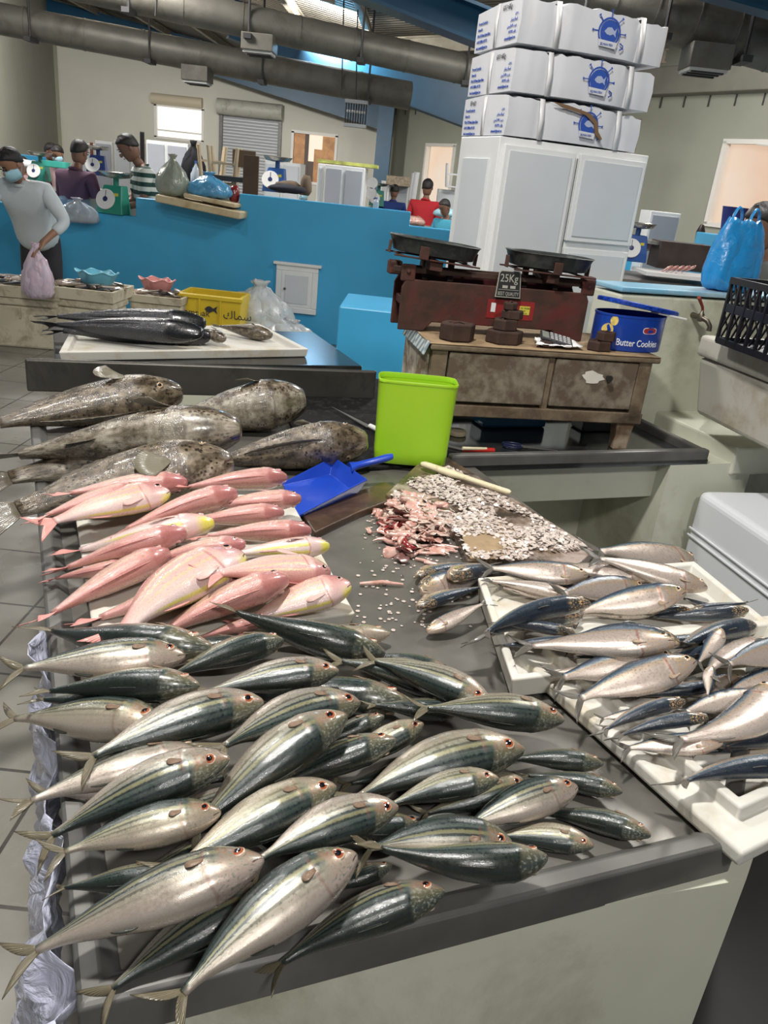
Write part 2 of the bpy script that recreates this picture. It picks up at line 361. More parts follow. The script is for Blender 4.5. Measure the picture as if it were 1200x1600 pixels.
    se=n.rng(scale,.30,.62,1,0); c=n.mix(n.math('MULTIPLY',n.math('MULTIPLY',n.rng(scale,.38,.6),n.rng(u,.79,.74)),.18 if kind=='bream' else 0.0),c,(.05,.04,.04))
    h=n.math('ADD',n.math('ADD',n.math('MULTIPLY',n.math('MULTIPLY',se,{'mackerel':.25,'sardine':.3,'cobia':1.0}.get(kind,.6)),n.rng(u,.79,.74)),n.math('MULTIPLY',fine,.12)),n.math('MULTIPLY',n.noise(38,detail=3),1.6))
    n.P(Base_Color=c,Roughness=n.rng(n1,.3,.7,.22,.42),Metallic=met,Coat_Weight=.8,Coat_Roughness=.08,Coat_IOR=1.4)
    n.bump(h,bumpst,.0012); return n.m
def fin_mat(name,col,al=.9,st=.6):
    n=NT(name); x=n.sep(n.co('UV')); s=n.math('SINE',n.math('MULTIPLY',x[0],130))
    c=n.mix(n.math('MULTIPLY',n.rng(s,-.3,.6),st),col,tuple(q*.45 for q in col))
    n.P(Base_Color=c,Roughness=.35,Coat_Weight=.4,Alpha=n.rng(x[1],0,1,1,al)); n.bump(s,.4,.001); return n.m
def eyem(name,iris,ring): return eye_mesh('eye',mat(name+'_iris',iris,.15,coat=1),mat(name+'_eye_rim',ring,.3,coat=.5),mat('pupil',(.004,.004,.006),.05,coat=1))
FM={'mackerel':dict(dfin=fin_mat('mackerel_back_fin',(.035,.04,.03)),body=skin('mackerel'),fin=fin_mat('mackerel_fin',(.17,.145,.09),.72),pfin=fin_mat('mackerel_side_fin',(.26,.17,.11)),eye=eyem('mackerel',(.30,.08,.035),(.48,.38,.28))),
 'bream':dict(body=skin('bream'),fin=fin_mat('bream_fin',(.80,.36,.32),.85,.25),pfin=fin_mat('bream_side_fin',(.82,.55,.50),.75,.2),eye=eyem('bream',(.42,.24,.20),(.62,.35,.34))),
 'grouper':dict(body=skin('grouper'),fin=fin_mat('grouper_fin',(.13,.11,.08),1),pfin=fin_mat('grouper_side_fin',(.20,.18,.13),1,.5),eye=eyem('grouper',(.45,.30,.18),(.10,.08,.06))),
 'sardine':dict(dfin=fin_mat('sardine_back_fin',(.12,.12,.11)),body=skin('sardine'),fin=fin_mat('sardine_fin',(.13,.12,.10),.8),pfin=fin_mat('sardine_side_fin',(.50,.38,.26),.8),eye=eyem('sardine',(.55,.36,.22),(.62,.55,.45))),
 'cobia':dict(body=skin('cobia'),fin=fin_mat('dark_fin',(.03,.03,.035),1),pfin=fin_mat('dark_side_fin',(.02,.02,.024),1),eye=eyem('dark',(.10,.08,.06),(.03,.03,.03)))}
# ------------------------------------------------------------------ heights of what the fish lie on
HX0,HY0,HG=-2.4,.2,.007; HNX,HNY=640,560
HF=np.zeros((HNX,HNY))
def hidx(x,y): return np.clip(((x-HX0)/HG).astype(int),0,HNX-1),np.clip(((y-HY0)/HG).astype(int),0,HNY-1)
def inpoly(X,Y,poly):
    c=np.zeros(X.shape,bool); n=len(poly)
    for i in range(n):
        x1,y1=poly[i][:2]; x2,y2=poly[(i+1)%n][:2]
        if y1==y2: continue
        c^=((y1>Y)!=(y2>Y))&(X<(x2-x1)*(Y-y1)/(y2-y1)+x1)
    return c
GX,GY=np.meshgrid(HX0+HG*(np.arange(HNX)+.5),HY0+HG*(np.arange(HNY)+.5),indexing='ij')
FFAT=dict(mackerel=1.33,bream=1.42,sardine=1.42,grouper=1.13,cobia=1)
FCAP=dict(mackerel=TZ+.125,bream=TZ+.115,sardine=TZ+.13,grouper=TZ+.16,cobia=2)
def raise_to(poly,z):
    m=inpoly(GX,GY,poly); HF[m]=np.maximum(HF[m],z)
def lay(kind,hp,tp,roll=90,bend=0,label='',group=None,sag=0,fat=1.0,slack=.007,zmin=None,droop=0.0,zfix=None,name=None,tilt=.22,twist=None):
    fat=fat*FFAT[kind]
    """lay one fish with its snout and tail tip on these sight lines, resting on whatever lies beneath"""
    za=zb=(TZ+.03); b=0
    for it in range(7):
        Hd=at(*hp,zb); Tl=at(*tp,za); d=Hd-Tl; L=d.length; yaw=math.atan2(d.y,d.x)
        toward=1 if math.cos(yaw)>0 else -1
        bn=bend*toward
        f=Fish(kind,L,bn,sag,roll*toward,fat,droop); f.cache=f.body()
        V=np.array([tuple(v) for v in f.cache[0]]); s=(V[:,0]+L/2)/L
        mid=(Hd+Tl)/2; ca,sa=math.cos(yaw),math.sin(yaw)
        X=mid.x+V[:,0]*ca-V[:,1]*sa; Y=mid.y+V[:,0]*sa+V[:,1]*ca
        need=HF[hidx(X,Y)]-V[:,2]; needb=HB[hidx(X,Y)]-V[:,2]; best=None
        xt=np.array([mid.x-ca*L/2]); yt=np.array([mid.y-sa*L/2]); tipb=HB[hidx(xt,yt)][0]; tipb=tipb if tipb>.5 else -9
        cap=FCAP[kind]
        for bb in np.linspace(-tilt,tilt,29)*L:
            a=max(min(np.percentile(need-bb*s,94)-slack,cap-bb/2),np.percentile(needb-bb*s,99.6)-.002,(tipb+.003)); sc_=a+bb/2+abs(bb)*.03
            if best is None or sc_<best[0]: best=(sc_,a,bb)
        k_=1 if it==0 else .6; za,zb=za+(best[1]-za)*k_,zb+(best[1]+best[2]-zb)*k_
    Hd=at(*hp,zb); Tl=at(*tp,za); d=Hd-Tl; L=math.hypot(d.x,d.y); yaw=math.atan2(d.y,d.x); mid=(Hd+Tl)/2
    f=Fish(kind,L,bn,sag,roll*toward,fat,droop); f.cache=f.body(); V=np.array([tuple(v) for v in f.cache[0]]); s=(V[:,0]+L/2)/L; ca,sa=math.cos(yaw),math.sin(yaw)
    X=mid.x+V[:,0]*ca-V[:,1]*sa; Y=mid.y+V[:,0]*sa+V[:,1]*ca
    loc=Vector((mid.x,mid.y,(za+zb)/2)); pitch=-math.atan2(zb-za,math.hypot(d.x,d.y))
    root=thing(name or kind,label,'fish',group=group)
    root.matrix_world=Matrix.Translation(loc)@Matrix.Rotation(yaw,4,'Z')@Matrix.Rotation(pitch,4,'Y')
    fish_parts(f,root,FM[kind])
    Z=V[:,2]+za+(zb-za)*s
    for dx in (-.5,.5):
        for dy in (-.5,.5):
            ix=hidx(X+dx*HG,Y+dy*HG); np.maximum.at(HF,ix,Z-.002)
    return root
# interior fill of a stamped fish is given by its many rings
# ------------------------------------------------------------------ materials of the place
steel=mat('steel',(.20,.19,.17),.40,.45,col2=(.11,.105,.092),vs=4,bump=.2,bs=60,bd=.001,thr=(.35,.7))
steel_edge=mat('steel_edge',(.13,.128,.12),.5,.35,var=.25,vs=8,bump=.1,bs=50,bd=.001)
cream=mat('cream_wall_paint',(.60,.61,.50),.45,var=.04,dirt=(.36,.35,.25),ds=2,bump=.1,bs=8)
bluep=mat('blue_gloss_paint',(.055,.38,.66),.35,var=.06,vs=3,bump=.06,bs=12)
foam=mat('white_foam',(.60,.585,.53),.7,dirt=(.50,.42,.28),ds=7,bump=.3,bs=120,bd=.001)
foam_old=mat('stained_foam',(.56,.51,.38),.75,dirt=(.26,.20,.12),ds=6,bump=.4,bs=60,bd=.002)
black_pl=mat('black_plastic',(.012,.012,.014),.35)
# ------------------------------------------------------------------ steel fish table
A=at(122,1592,TZ); B=at(1150,1328,TZ); C_=at(1195,1010,TZ); D_=at(930,862,TZ); E_=at(722,712,TZ); F_=at(650,630,TZ); G_=at(45,640,TZ)
def lerp(a,b,t): return a+(b-a)*t
def flat(pts): return [(p.x,p.y) for p in pts]
top=[A,B,C_,D_,E_,F_,G_]
cen=Vector((sum(p.x for p in top)/7,sum(p.y for p in top)/7,TZ))
def inset(poly,d):
    n=len(poly); out=[]
    for i in range(n):
        p0,p1,p2=[Vector((q[0],q[1])) for q in (poly[i-1],poly[i],poly[(i+1)%n])]
        a=(p1-p0).normalized(); b=(p2-p1).normalized(); na=Vector((-a.y,a.x)); nb=Vector((-b.y,b.x)); m=(na+nb); m=m/max(m.dot(na),.3)
        out.append(tuple(p1+m*d))
    return out
tp=flat(top)
t_=thing('steel_table','long steel fish table with raised rim on a painted cream masonry base in the foreground','table',(0,0,0))
b=MB(); b.prism(inset(tp,.004),TZ-.03,TZ-.006); b.build('table_top',steel,t_)
# rim along the left, front: a rounded raised fold
def rim(path,w,h,name):
    m=MB(); rings=[]
    pr=[(0,-.05),(0,h*.7),(w*.18,h),(w*.8,h),(w*1.5,-.006),(w*1.5,-.03),(w*.2,-.05)]
    n=len(path)
    for i in range(n):
        p=Vector(path[i][:2]); t=(Vector(path[min(i+1,n-1)][:2])-Vector(path[max(i-1,0)][:2])).normalized(); nn=Vector((-t.y,t.x))
        if 0<i<n-1:
            a=(p-Vector(path[i-1][:2])).normalized(); nn=Vector((-a.y,a.x)); c=(Vector(path[i+1][:2])-p).normalized(); n2=Vector((-c.y,c.x)); nn=(nn+n2); nn/= max(nn.dot(n2),.3)
        rings.append([(p.x+nn.x*a_,p.y+nn.y*a_,TZ+z_) for a_,z_ in pr])
    m.loft(rings); return m.build(name,steel_edge,t_,bevel=.003,smooth=30)
rim([tp[6],tp[0],tp[1],tp[2]],.035,.016,'rim')
# splash back at the far end
bk0=at(42,612,TZ); bk1=at(585,625,TZ); 
bm=MB(); d=(bk1-bk0).normalized(); nn=Vector((-d.y,d.x,0)); L_=(bk1-bk0).length
bm.add([bk0+nn*.0,bk1+nn*.0,bk1+nn*.02,bk0+nn*.02,bk0+Vector((0,0,.13)),bk1+Vector((0,0,.13)),bk1+nn*.02+Vector((0,0,.13)),bk0+nn*.02+Vector((0,0,.13))],[(3,2,1,0),(4,5,6,7),(0,1,5,4),(1,2,6,5),(2,3,7,6),(3,0,4,7)])
bm.build('backsplash',mat('dull_steel',(.10,.095,.085),.4,.7,var=.3,vs=4,dirt=(.03,.028,.025)),t_,bevel=.008)
bp=inset(flat([A,B,C_,D_,E_,F_,G_]),.055); q1=at(1166,1374,.755); bp[1]=(q1.x,q1.y); q1=at(1262,1080,.755); bp[2]=(q1.x,q1.y)
bm=MB(); bm.prism(bp,0,TZ-.045); base=bm.build('masonry_base',cream,t_)
HF[inpoly(GX,GY,tp)]=TZ-.006
HF[inpoly(GX,GY,tp)&~inpoly(GX,GY,inset(tp,.035))]=TZ+.014
# ------------------------------------------------------------------ foam trays
def foam_tray(pts,z0,h,wall,name,label,cat='tray',flange=0,m=foam,fl_h=.03,parent=None,floor_h=.012):
    t=thing(name,label,cat,(sum(p[0] for p in pts)/len(pts),sum(p[1] for p in pts)/len(pts),z0)); o0=t.location
    loc=[(p[0]-o0.x,p[1]-o0.y) for p in pts]
    outer=loc; ow=inset(loc,.008); iw=inset(loc,flange+wall); i2=inset(loc,flange+wall+.012); fo=inset(loc,flange)
    b=MB(); rings=[[(*p,0) for p in ow]]
    if flange: rings+= [[(*p,.004) for p in outer],[(*p,fl_h) for p in outer],[(*p,fl_h+.004) for p in inset(loc,.01)],[(*p,fl_h) for p in fo]]
    rings+=[[(*p,h) for p in (fo if flange else outer)],[(*p,h) for p in iw],[(*p,floor_h) for p in i2]]
    b.loft(rings); o=b.build('tray_body' if cat=='tray' else 'box_body',m,t,bevel=.005,seg=3,smooth=40)
    raise_to(pts,z0+floor_h); 
    mk=inpoly(GX,GY,pts)&~inpoly(GX,GY,inset(pts,flange+wall)); HF[mk]=np.maximum(HF[mk],z0+(h if not flange else fl_h))
    mk=inpoly(GX,GY,inset(pts,flange))&~inpoly(GX,GY,inset(pts,flange+wall)); HF[mk]=np.maximum(HF[mk],z0+h)
    return t
T1=[at(800,1062,TZ+.05),at(1250,1010,TZ+.05),at(1085,876,TZ+.05),at(746,902,TZ+.05)]
foam_tray(flat(T1),TZ,.05,.018,'foam_tray','white foam tray of sardines at the back beside the scale-covered board')
T2=[at(1160,1336,TZ+.028),at(1440,1195,TZ+.028),at(1215,960,TZ+.028),at(788,1006,TZ+.028)]
foam_tray(flat(T2),TZ,.055,.02,'foam_tray','large white foam tray heaped with sardines over the right front corner of the steel table',flange=.05,fl_h=.028)
T3=[at(150,1018,TZ+.04),at(556,985,TZ+.04),at(440,770,TZ+.04),at(108,778,TZ+.04)]
T3=[at(148,1012,TZ+.035),at(556,958,TZ+.035),at(450,772,TZ+.035),at(112,772,TZ+.035)]
foam_tray(flat(T3),TZ,.035,.03,'foam_tray','white foam slab tray under the pink fish',floor_h=.03)
# ------------------------------------------------------------------ the fish
HB=HF.copy()
GM='mackerels heaped on the steel table'; GB='pink breams on the foam slab'; GG='spotted groupers at the back of the steel table'; GS='sardines on the right of the steel table'
def many(kind,group,rows,**k):
    for r in rows:
        hp,tp_,roll,bend,lab=r[:5]; kw=dict(k)
        if kind=='mackerel' and roll>0: roll+=20 if roll>62 else 8; 
        if len(r)>5: kw.update(r[5])
        lay(kind,hp,tp_,roll,bend,lab,group,**kw)
# ------------------------------------------------------------------ things on and around the steel table
GR=R(22)                                   # the stalls stand turned by this much
rust=mat('rusty_iron',(.045,.022,.015),.75,.2,col2=(.085,.032,.022),vs=12,bump=.6,bs=70,bd=.0015,dirt=(.13,.018,.014),ds=5)
rustdark=mat('dark_rust',(.05,.026,.018),.8,.2,var=.4,vs=14,bump=.5,bs=80,bd=.001)
pan_m=mat('worn_pan_metal',(.035,.04,.038),.5,.5,var=.3,vs=20,dirt=(.10,.10,.095),ds=12,bump=.2,bs=60,bd=.001)
oldwood=mat('weathered_wood',(.11,.075,.045),.8,col2=(.22,.17,.11),vs=9,bump=.6,bs=50,bd=.003,dirt=(.045,.028,.016),ds=4)
darkwood=mat('soaked_wood',(.05,.032,.02),.55,col2=(.10,.07,.045),vs=12,bump=.4,bs=40,bd=.003)
cardb=mat('soiled_cardboard',(.30,.21,.12),.85,var=.2,vs=8,dirt=(.13,.085,.045),ds=6,bump=.3,bs=30,bd=.002)
white_alu=mat('white_panel',(.62,.65,.67),.35,var=.02)
white_frame=mat('white_frame',(.78,.79,.78),.3,var=.03)
seal=mat('dark_gap',(.03,.03,.03),.6)
whitep=mat('white_plastic',(.75,.75,.74),.35)
def sup(a,b,n,p=4,z=0):
    o=[]
    for i in range(n):
        t=2*PI*i/n; c,s_=math.cos(t),math.sin(t)
        o.append((a*math.copysign(abs(c)**(2/p),c),b*math.copysign(abs(s_)**(2/p),s_),z))
    return o
# lime green bin
c=at(639,722,TZ+.02); t=thing('plastic_bin','lime green oblong plastic bin standing by the chopping board','bin',(c.x,c.y+.03,TZ+.018),R(4))
W=.125; lime=mat('lime_plastic',(.31,.58,.02),.32,sss=.15)
b=MB(); prof_=[(.92,0),(.98,.006),(1,.03),(1.005,.045),(1.0,.048),(1.055,.280),(1.06,.286),(1.045,.286),(.98,.05),(.9,.012)]
b.loft([sup(W*k,.062*k,40,5,z) for k,z in prof_]); b.build('bin_body',lime,t,smooth=35)
b=MB(); b.loft([sup(W*k,.062*k,40,5,z) for k,z in [(1.05,.276),(1.07,.278),(1.07,.285),(1.05,.288),(1.035,.285),(1.03,.27)]],cap=False); b.build('rim',lime,t,smooth=40)
# blue scoop
bl=mat('blue_scoop_plastic',(.012,.055,.42),.28,coat=.5)
z=TZ+.03; a_,b_,c2,d_=at(443,752,z),at(462,803,z),at(572,764,z),at(520,728,z); ctr=(a_+b_+c2+d_)/4
t=thing('dustpan','blue plastic scoop lying by the pink fish with its handle against the lime green bin','scoop',(ctr.x,ctr.y,TZ))
L=[p-Vector((ctr.x,ctr.y,0)) for p in (a_,b_,c2,d_)]
def q(p,zz,k=1.0): return (p[0]*k,p[1]*k,zz)
b=MB(); th=.004
lo=[q(L[0],.016,1),q(L[1],.016,1),q(L[2],.012,.80),q(L[3],.012,.80)]; hi=[q(L[0],.024,1.04),q(L[1],.024,1.04),q(L[2],.062,1.0),q(L[3],.062,1.0)]
b.add(lo+hi,[(0,1,2,3),(1,5,6,2),(2,6,7,3),(3,7,4,0)]); o=b.build('pan',bl,t,fix=False); solid(o,.005); m=o.modifiers.new('b','BEVEL'); m.width=.006; m.segments=3
h0=(Vector(hi[2])+Vector(hi[3]))/2; hp_=at(613,713,TZ+.10)-Vector((ctr.x,ctr.y,TZ)); dr=(hp_-h0)
b=MB(); rings=[]
for k,w_,h_ in ((0,.034,.014),(.18,.015,.012),(.5,.013,.011),(.85,.016,.012),(1,.013,.009)):
    p=h0+dr*k; sd=Vector((-dr.y,dr.x,0)).normalized(); up=Vector((0,0,1))
    rings.append([p+sd*(w_*math.cos(2*PI*i/12))+up*(h_*math.sin(2*PI*i/12)) for i in range(12)])
b.loft(rings); b.build('handle',bl,t,smooth=60)
# boards
def board(name,label,pts,z0,th,m,cat='board',bev=.004):
    P_=[at(x,y,z0+th) for x,y in pts]; c=sum(P_,Vector())/len(P_)
    t=MB(); t.prism([(p.x-c.x,p.y-c.y) for p in P_],0,th); o=t.build(name,m,bevel=bev); o.location=(c.x,c.y,z0); tag(o,label,cat)
    raise_to([(p.x,p.y) for p in P_],z0+th); return o
n=NT('scaled_board'); nz=n.noise(5,detail=8,rough=.75); c_=n.ramp(n.noise(6,detail=5),[(.4,(.035,.024,.015)),(.6,(.14,.09,.05))])
c_=n.mix(n.ramp(nz,[(.46,0),(.60,1)]),c_,(.36,.29,.25)); n.P(Base_Color=c_,Roughness=.35,Coat_Weight=.4); n.bump(nz,.8,.006)
CB=[(602,772),(655,722),(700,714),(930,858),(905,880),(800,868),(730,876),(712,830)]
board('chopping_board','thick chopping board under wet fish scales, between the lime green bin and the sardine trays',CB,TZ-.006,.03,n.m)
board('cutting_board','dark brown wooden board half under the blue scoop',[(492,832),(470,800),(600,752),(640,770),(560,800)],TZ-.006,.022,mat('brown_board',(.045,.025,.015),.35,col2=(.09,.05,.03),vs=14,bump=.3,coat=.4))
board('cutting_board','black cutting board behind the lime green bin next to the groupers',[(440,640),(500,735),(700,722),(600,592),(500,588)],TZ-.006,.015,mat('black_board',(.006,.006,.006),.8,spec=.15,dirt=(.03,.03,.03),ds=30))
board('cardboard_sheet','torn brown cardboard flap sticking out under the fish scales',[(715,818),(765,806),(840,846),(775,872),(735,872)],TZ+.024,.004,cardb,'cardboard')
# loose scales and guts
zt=TZ+.026; hullc=[at(x,y,zt) for x,y in [(610,775),(660,735),(705,730),(922,856),(800,876),(735,872),(705,825)]]; hp2=flat(hullc)
sm=mat('fish_scales',(.50,.42,.37),.3,coat=.5,col2=(.64,.57,.52),vs=9)
b=MB(); k=0; rr=random.Random(3)
bbx=[min(p[0] for p in hp2),max(p[0] for p in hp2),min(p[1] for p in hp2),max(p[1] for p in hp2)]
while k<3000:
    x=rr.uniform(bbx[0],bbx[1]); y=rr.uniform(bbx[2],bbx[3])
    if not inpoly(np.array([x]),np.array([y]),hp2)[0] : continue
    if math.sin(x*31+1+2*math.sin(y*14))+math.sin(y*27+x*9)+rr.uniform(-.9,.9)<-.35: continue
    k+=1; r_=rr.uniform(.0035,.0075); tl=rr.uniform(-.7,.7); M_=Matrix.Translation((x,y,zt+rr.uniform(0,.006)))@Matrix.Rotation(rr.uniform(0,6),4,'Z')@Matrix.Rotation(tl,4,'X')
    b.add([(r_*math.cos(a)*1.2,r_*math.sin(a),0) for a in [i*PI/3 for i in range(6)]],[(0,1,2,3,4,5)],M_)
o=b.build('fish_scales',sm,fix=False); solid(o,.0008); tag(o,'layer of loose wet white fish scales covering the chopping board','fish scales',kind='stuff')
b=MB()
for k in range(320):
    px=rr.gauss(650,75); py=rr.uniform(775,985)
    if px>735+(985-py)*.2 or px<555: continue
    p=at(px,py,TZ-.003); r_=rr.uniform(.002,.0055)
    b.add([(p.x+r_*math.cos(i*PI/3),p.y+r_*1.0*math.sin(i*PI/3),TZ-.004) for i in range(6)],[(0,1,2,3,4,5)])
o=b.build('fish_scales',sm,fix=False); solid(o,.001); tag(o,'scattered single fish scales stuck on the bare wet steel','fish scales',kind='stuff')
gm=[mat('guts_pink',(.50,.25,.20),.25,coat=.7,col2=(.66,.46,.40),vs=40),mat('guts_red',(.22,.02,.02),.2,coat=.8),mat('guts_pale',(.60,.50,.42),.3,coat=.6,col2=(.42,.24,.19),vs=50),mat('guts_dark',(.14,.06,.05),.3,coat=.6)]
b=MB()
for k in range(330):
    u_=rr.gauss(0,.42); v_=rr.gauss(0,.45); p=at(650+u_*60,812+v_*44,TZ+.02); hgt=.055*math.exp(-(u_*u_+v_*v_)*1.3)
    b.cur=rr.choice([0,0,2,2,2,2,0,3]); 
    if u_<-.2 and v_>.0: b.cur=rr.choice([1,3,0,0])
    a=rr.uniform(0,6.3); q0=Vector((p.x,p.y,TZ+.003+hgt*rr.random()))
    if k%2==0:
        r_=rr.uniform(.007,.019); M_=Matrix.Translation(q0)@Matrix.Rotation(a,4,'Z')@Matrix.Rotation(rr.uniform(-.9,.9),4,'X')
        b.loft([[(r_*k2*math.cos(q*PI/5)*1.5,r_*k2*math.sin(q*PI/5)*(1+.3*math.sin(q*2.3+k)),z_+r_*.15*math.sin(q*1.9+k)) for q in range(10)] for k2,z_ in ((.3,.003),(.8,.002),(1,0),(.8,-.002))],M=M_)
    else:
        Ln=rr.uniform(.03,.10); r0=rr.choice([.0015,.002,.004,.007,.010]); pts=[]
        for i in range(7):
            pts.append(q0.copy()); a+=rr.uniform(-.9,.9); q0+=Vector((math.cos(a),math.sin(a),rr.uniform(-.35,.35)))*Ln/6; q0.z=max(q0.z,TZ+.001)
        b.tube(pts,[r0*.6,r0,r0*1.1,r0,r0*.9,r0*.6,r0*.2],6)
o=b.build('fish_guts',gm,smooth=80,fix=False); tag(o,'heap of pink and red fish guts and gills in front of the lime green bin','fish guts',kind='stuff')
b=MB()
for k in range(14):
    p=at(rr.uniform(640,690),rr.uniform(850,885),TZ); a=rr.uniform(-1,1.2)
    b.tube([p,p+Vector((math.cos(a),math.sin(a)*.6,.05))*.03,p+Vector((math.cos(a),math.sin(a)*.6,.05))*.06],[.004,.005,.002],6)
p0=at(562,912,TZ+.002); p1=at(630,913,TZ+.002)
o=b.build('fish_scraps',mat('guts_pink'),smooth=80,fix=False); tag(o,'small pink scraps of fish on the steel below the heap of guts','fish scraps',kind='stuff')
b=MB(); b.tube([p0,lerp(p0,p1,.5)+Vector((0,.004,.003)),p1],[.004,.006,.003],8); o=b.build('fish_strip',mat('guts_pink'),smooth=60); tag(o,'single thin pink strip of fish on the bare steel','fish strip')
# cream plastic paddle
p0=at(658,724,TZ+.045); p1=at(798,770,TZ+.04); d=(p1-p0); sd=Vector((-d.y,d.x,0)).normalized()
b=MB(); rings=[]
for k,w_,h_ in ((0,.006,.005),(.03,.015,.009),(.35,.017,.010),(.45,.012,.009),(.6,.011,.008),(.97,.011,.008),(1,.006,.004)):
    p=p0+d*k; rings.append([p+sd*(w_*math.copysign(abs(math.cos(2*PI*i/12))**.6,math.cos(2*PI*i/12)))+Vector((0,0,1))*(h_*math.sin(2*PI*i/12)) for i in range(12)])
b.loft(rings); o=b.build('wooden_paddle',mat('cream_handle',(.62,.56,.38),.5,dirt=(.35,.22,.10),ds=12),smooth=50); tag(o,'cream wooden paddle lying along the back edge of the scale-covered board','paddle')
# knife on the black board
p0=at(518,636,TZ+.018); p1=at(578,668,TZ+.018); p2=at(618,690,TZ+.018); d=(p1-p0).normalized(); sd=Vector((-d.y,d.x,0))
t=thing('knife','long grey knife on the black board, its white handle behind the lime green bin','knife',tuple(p1)); O=Vector(p1)
b=MB(); b.add([p0-O,p1-O-sd*.014,p1-O+sd*.012,p0-O+Vector((0,0,.003)),p1-O-sd*.014+Vector((0,0,.003)),p1-O+sd*.012+Vector((0,0,.003))],[(0,2,1),(3,4,5),(0,1,4,3),(1,2,5,4),(2,0,3,5)]); b.build('blade',steel_edge,t)
b=MB(); b.tube([Vector((0,0,.006)),(p2-O)*.5+Vector((0,0,.008)),p2-O+Vector((0,0,.006))],[.010,.012,.009],10); b.build('handle',whitep,t,smooth=60)
# ------------------------------------------------------------------ second steel counter on its masonry
O=at(722,716,.83); E1=Vector((math.cos(GR),math.sin(GR),0)); E2=Vector((-math.sin(GR),math.cos(GR),0))
O=O-E1*.0
t=thing('steel_counter','steel tray counter on cream masonry with wet bottom, under the old wooden table','counter',(O.x,O.y,0),GR)
W2=1.10; D2=.62
b=MB(); b.box((W2/2-.02,D2/2,.79),(W2+.04,D2,.02)); b.build('counter_top',mat('wet_steel',(.06,.065,.065),.12,.7,var=.3,vs=4,coat=.5),t)
b=MB()
for c_,d3 in (((W2/2-.02,.018,.81),(W2+.04,.036,.06)),((W2-.015,D2/2,.812),(.03,D2,.05)),((W2/2-.02,D2-.01,.812),(W2+.04,.02,.05))): b.box(c_,d3)
b.build('rim',steel_edge,t,bevel=.008)
b=MB(); b.box((W2/2+.0,.32,.70),(W2+.1,.50,.16)); b.box((W2+.03,.25,.39),(.42,.5,.78)); b.box((-.45,.3,.35),(.25,.45,.7)); b.box((W2*.4,.53,.31),(W2*1.2,.06,.62))
b.build('masonry_base',cream,t)
b=MB(); b.box((W2+.75,.30,.79),(1.25,.62,.12)); b.build('sill',cream,t,bevel=.01)
b=MB(); b.box((W2*.5-.2,.38,.30),(.07,.07,.6)); b.build('post',darkwood,t)
G2=Matrix.Translation(t.location)@Matrix.Rotation(GR,4,'Z')
# partition wall behind, with blue painted top
p0=aty(972,452,3.45); 
t=thing('partition_wall','low cream partition wall with blue painted top and a brass tap','wall',(p0.x,p0.y,0),GR); Hh=p0.z
b=MB(); b.box((1.2,.10,Hh/2-.01),(2.4,.20,Hh-.02)); b.build('masonry',cream,t,bevel=.01)
b=MB(); b.box((1.2,.10,Hh),(2.41,.21,.022)); b.build('capping',mat('light_blue_paint',(.20,.45,.62),.3,dirt=(.5,.6,.65),ds=2),t,bevel=.006)
PW=Matrix.Translation(t.location)@Matrix.Rotation(GR,4,'Z')
# tap
def onp(px,py,M,yl):                       # sight line meets the plane y=yl of a turned frame
    r=ray(px,py); Mi=M.inverted(); o=Mi@Vector((0,0,CH)); d=Mi.to_3x3()@r; return o+d*((yl-o.y)/d.y)
s_=onp(1082,492,PW,0); brass=mat('grey_brass',(.16,.14,.11),.4,.8,var=.3,vs=40)
t=thing('water_tap','old brass water tap with red lever on the cream partition wall','tap',PW@Vector((s_.x,0,s_.z)),GR)
b=MB(); b.tube([(0,0,0),(0,-.03,0),(0,-.06,0)],[.013,.011,.013],12); b.lathe([(.004,-.02),(.014,-.015),(.014,.012),(.008,.02),(.006,.03)],12,c=(0,-.055,0))
b.tube([(0,-.055,0),(.012,-.085,-.01),(.02,-.10,-.03),(.02,-.10,-.05)],[.012,.011,.010,.012],12); b.build('tap_body',brass,t,smooth=50)
b=MB(); b.tube([(0,-.055,.03),(-.01,-.06,.045),(-.055,-.075,.085)],[.006,.006,.008],8); b.build('lever',mat('red_lever',(.25,.03,.02),.5,dirt=(.1,.05,.03)),t,smooth=50)
# ------------------------------------------------------------------ old wooden table
f=at(978,704,.80); TR=R(13); e1=Vector((math.cos(TR),math.sin(TR),0)); Lw=.86; org=f-e1*(Lw-.02)+Vector((0,0,.0)); 
t=thing('wooden_table','old peeling wooden table with drawers holding the rusty scale','table',(org.x,org.y,.80),TR)
WT=Matrix.Translation(t.location)@Matrix.Rotation(TR,4,'Z')
zt0=onp(840,650,WT,0).z; zt1=onp(840,552,WT,0).z; Dw=.42
b=MB()
b.box((Lw/2,Dw/2,(zt0+zt1)/2),(Lw,Dw-.02,zt1-zt0-.01)); b.build('carcass',oldwood,t,bevel=.004)
b=MB(); b.box((Lw/2,Dw/2-.01,zt1+.004),(Lw+.05,Dw+.04,.022)); o=b.build('table_top',oldwood,t,bevel=.006)
b=MB(); b.box((Lw/2,-.006,zt0+.012),(Lw+.01,.03,.045)); b.box((.015,-.004,(zt0+zt1)/2),(.06,.03,zt1-zt0)); b.box((Lw-.03,-.006,(zt0+zt1)/2),(.055,.03,zt1-zt0)); b.box((Lw*.52,-.004,(zt0+zt1)/2+.01),(.03,.024,zt1-zt0-.03)); b.build('frame',oldwood,t,bevel=.004)
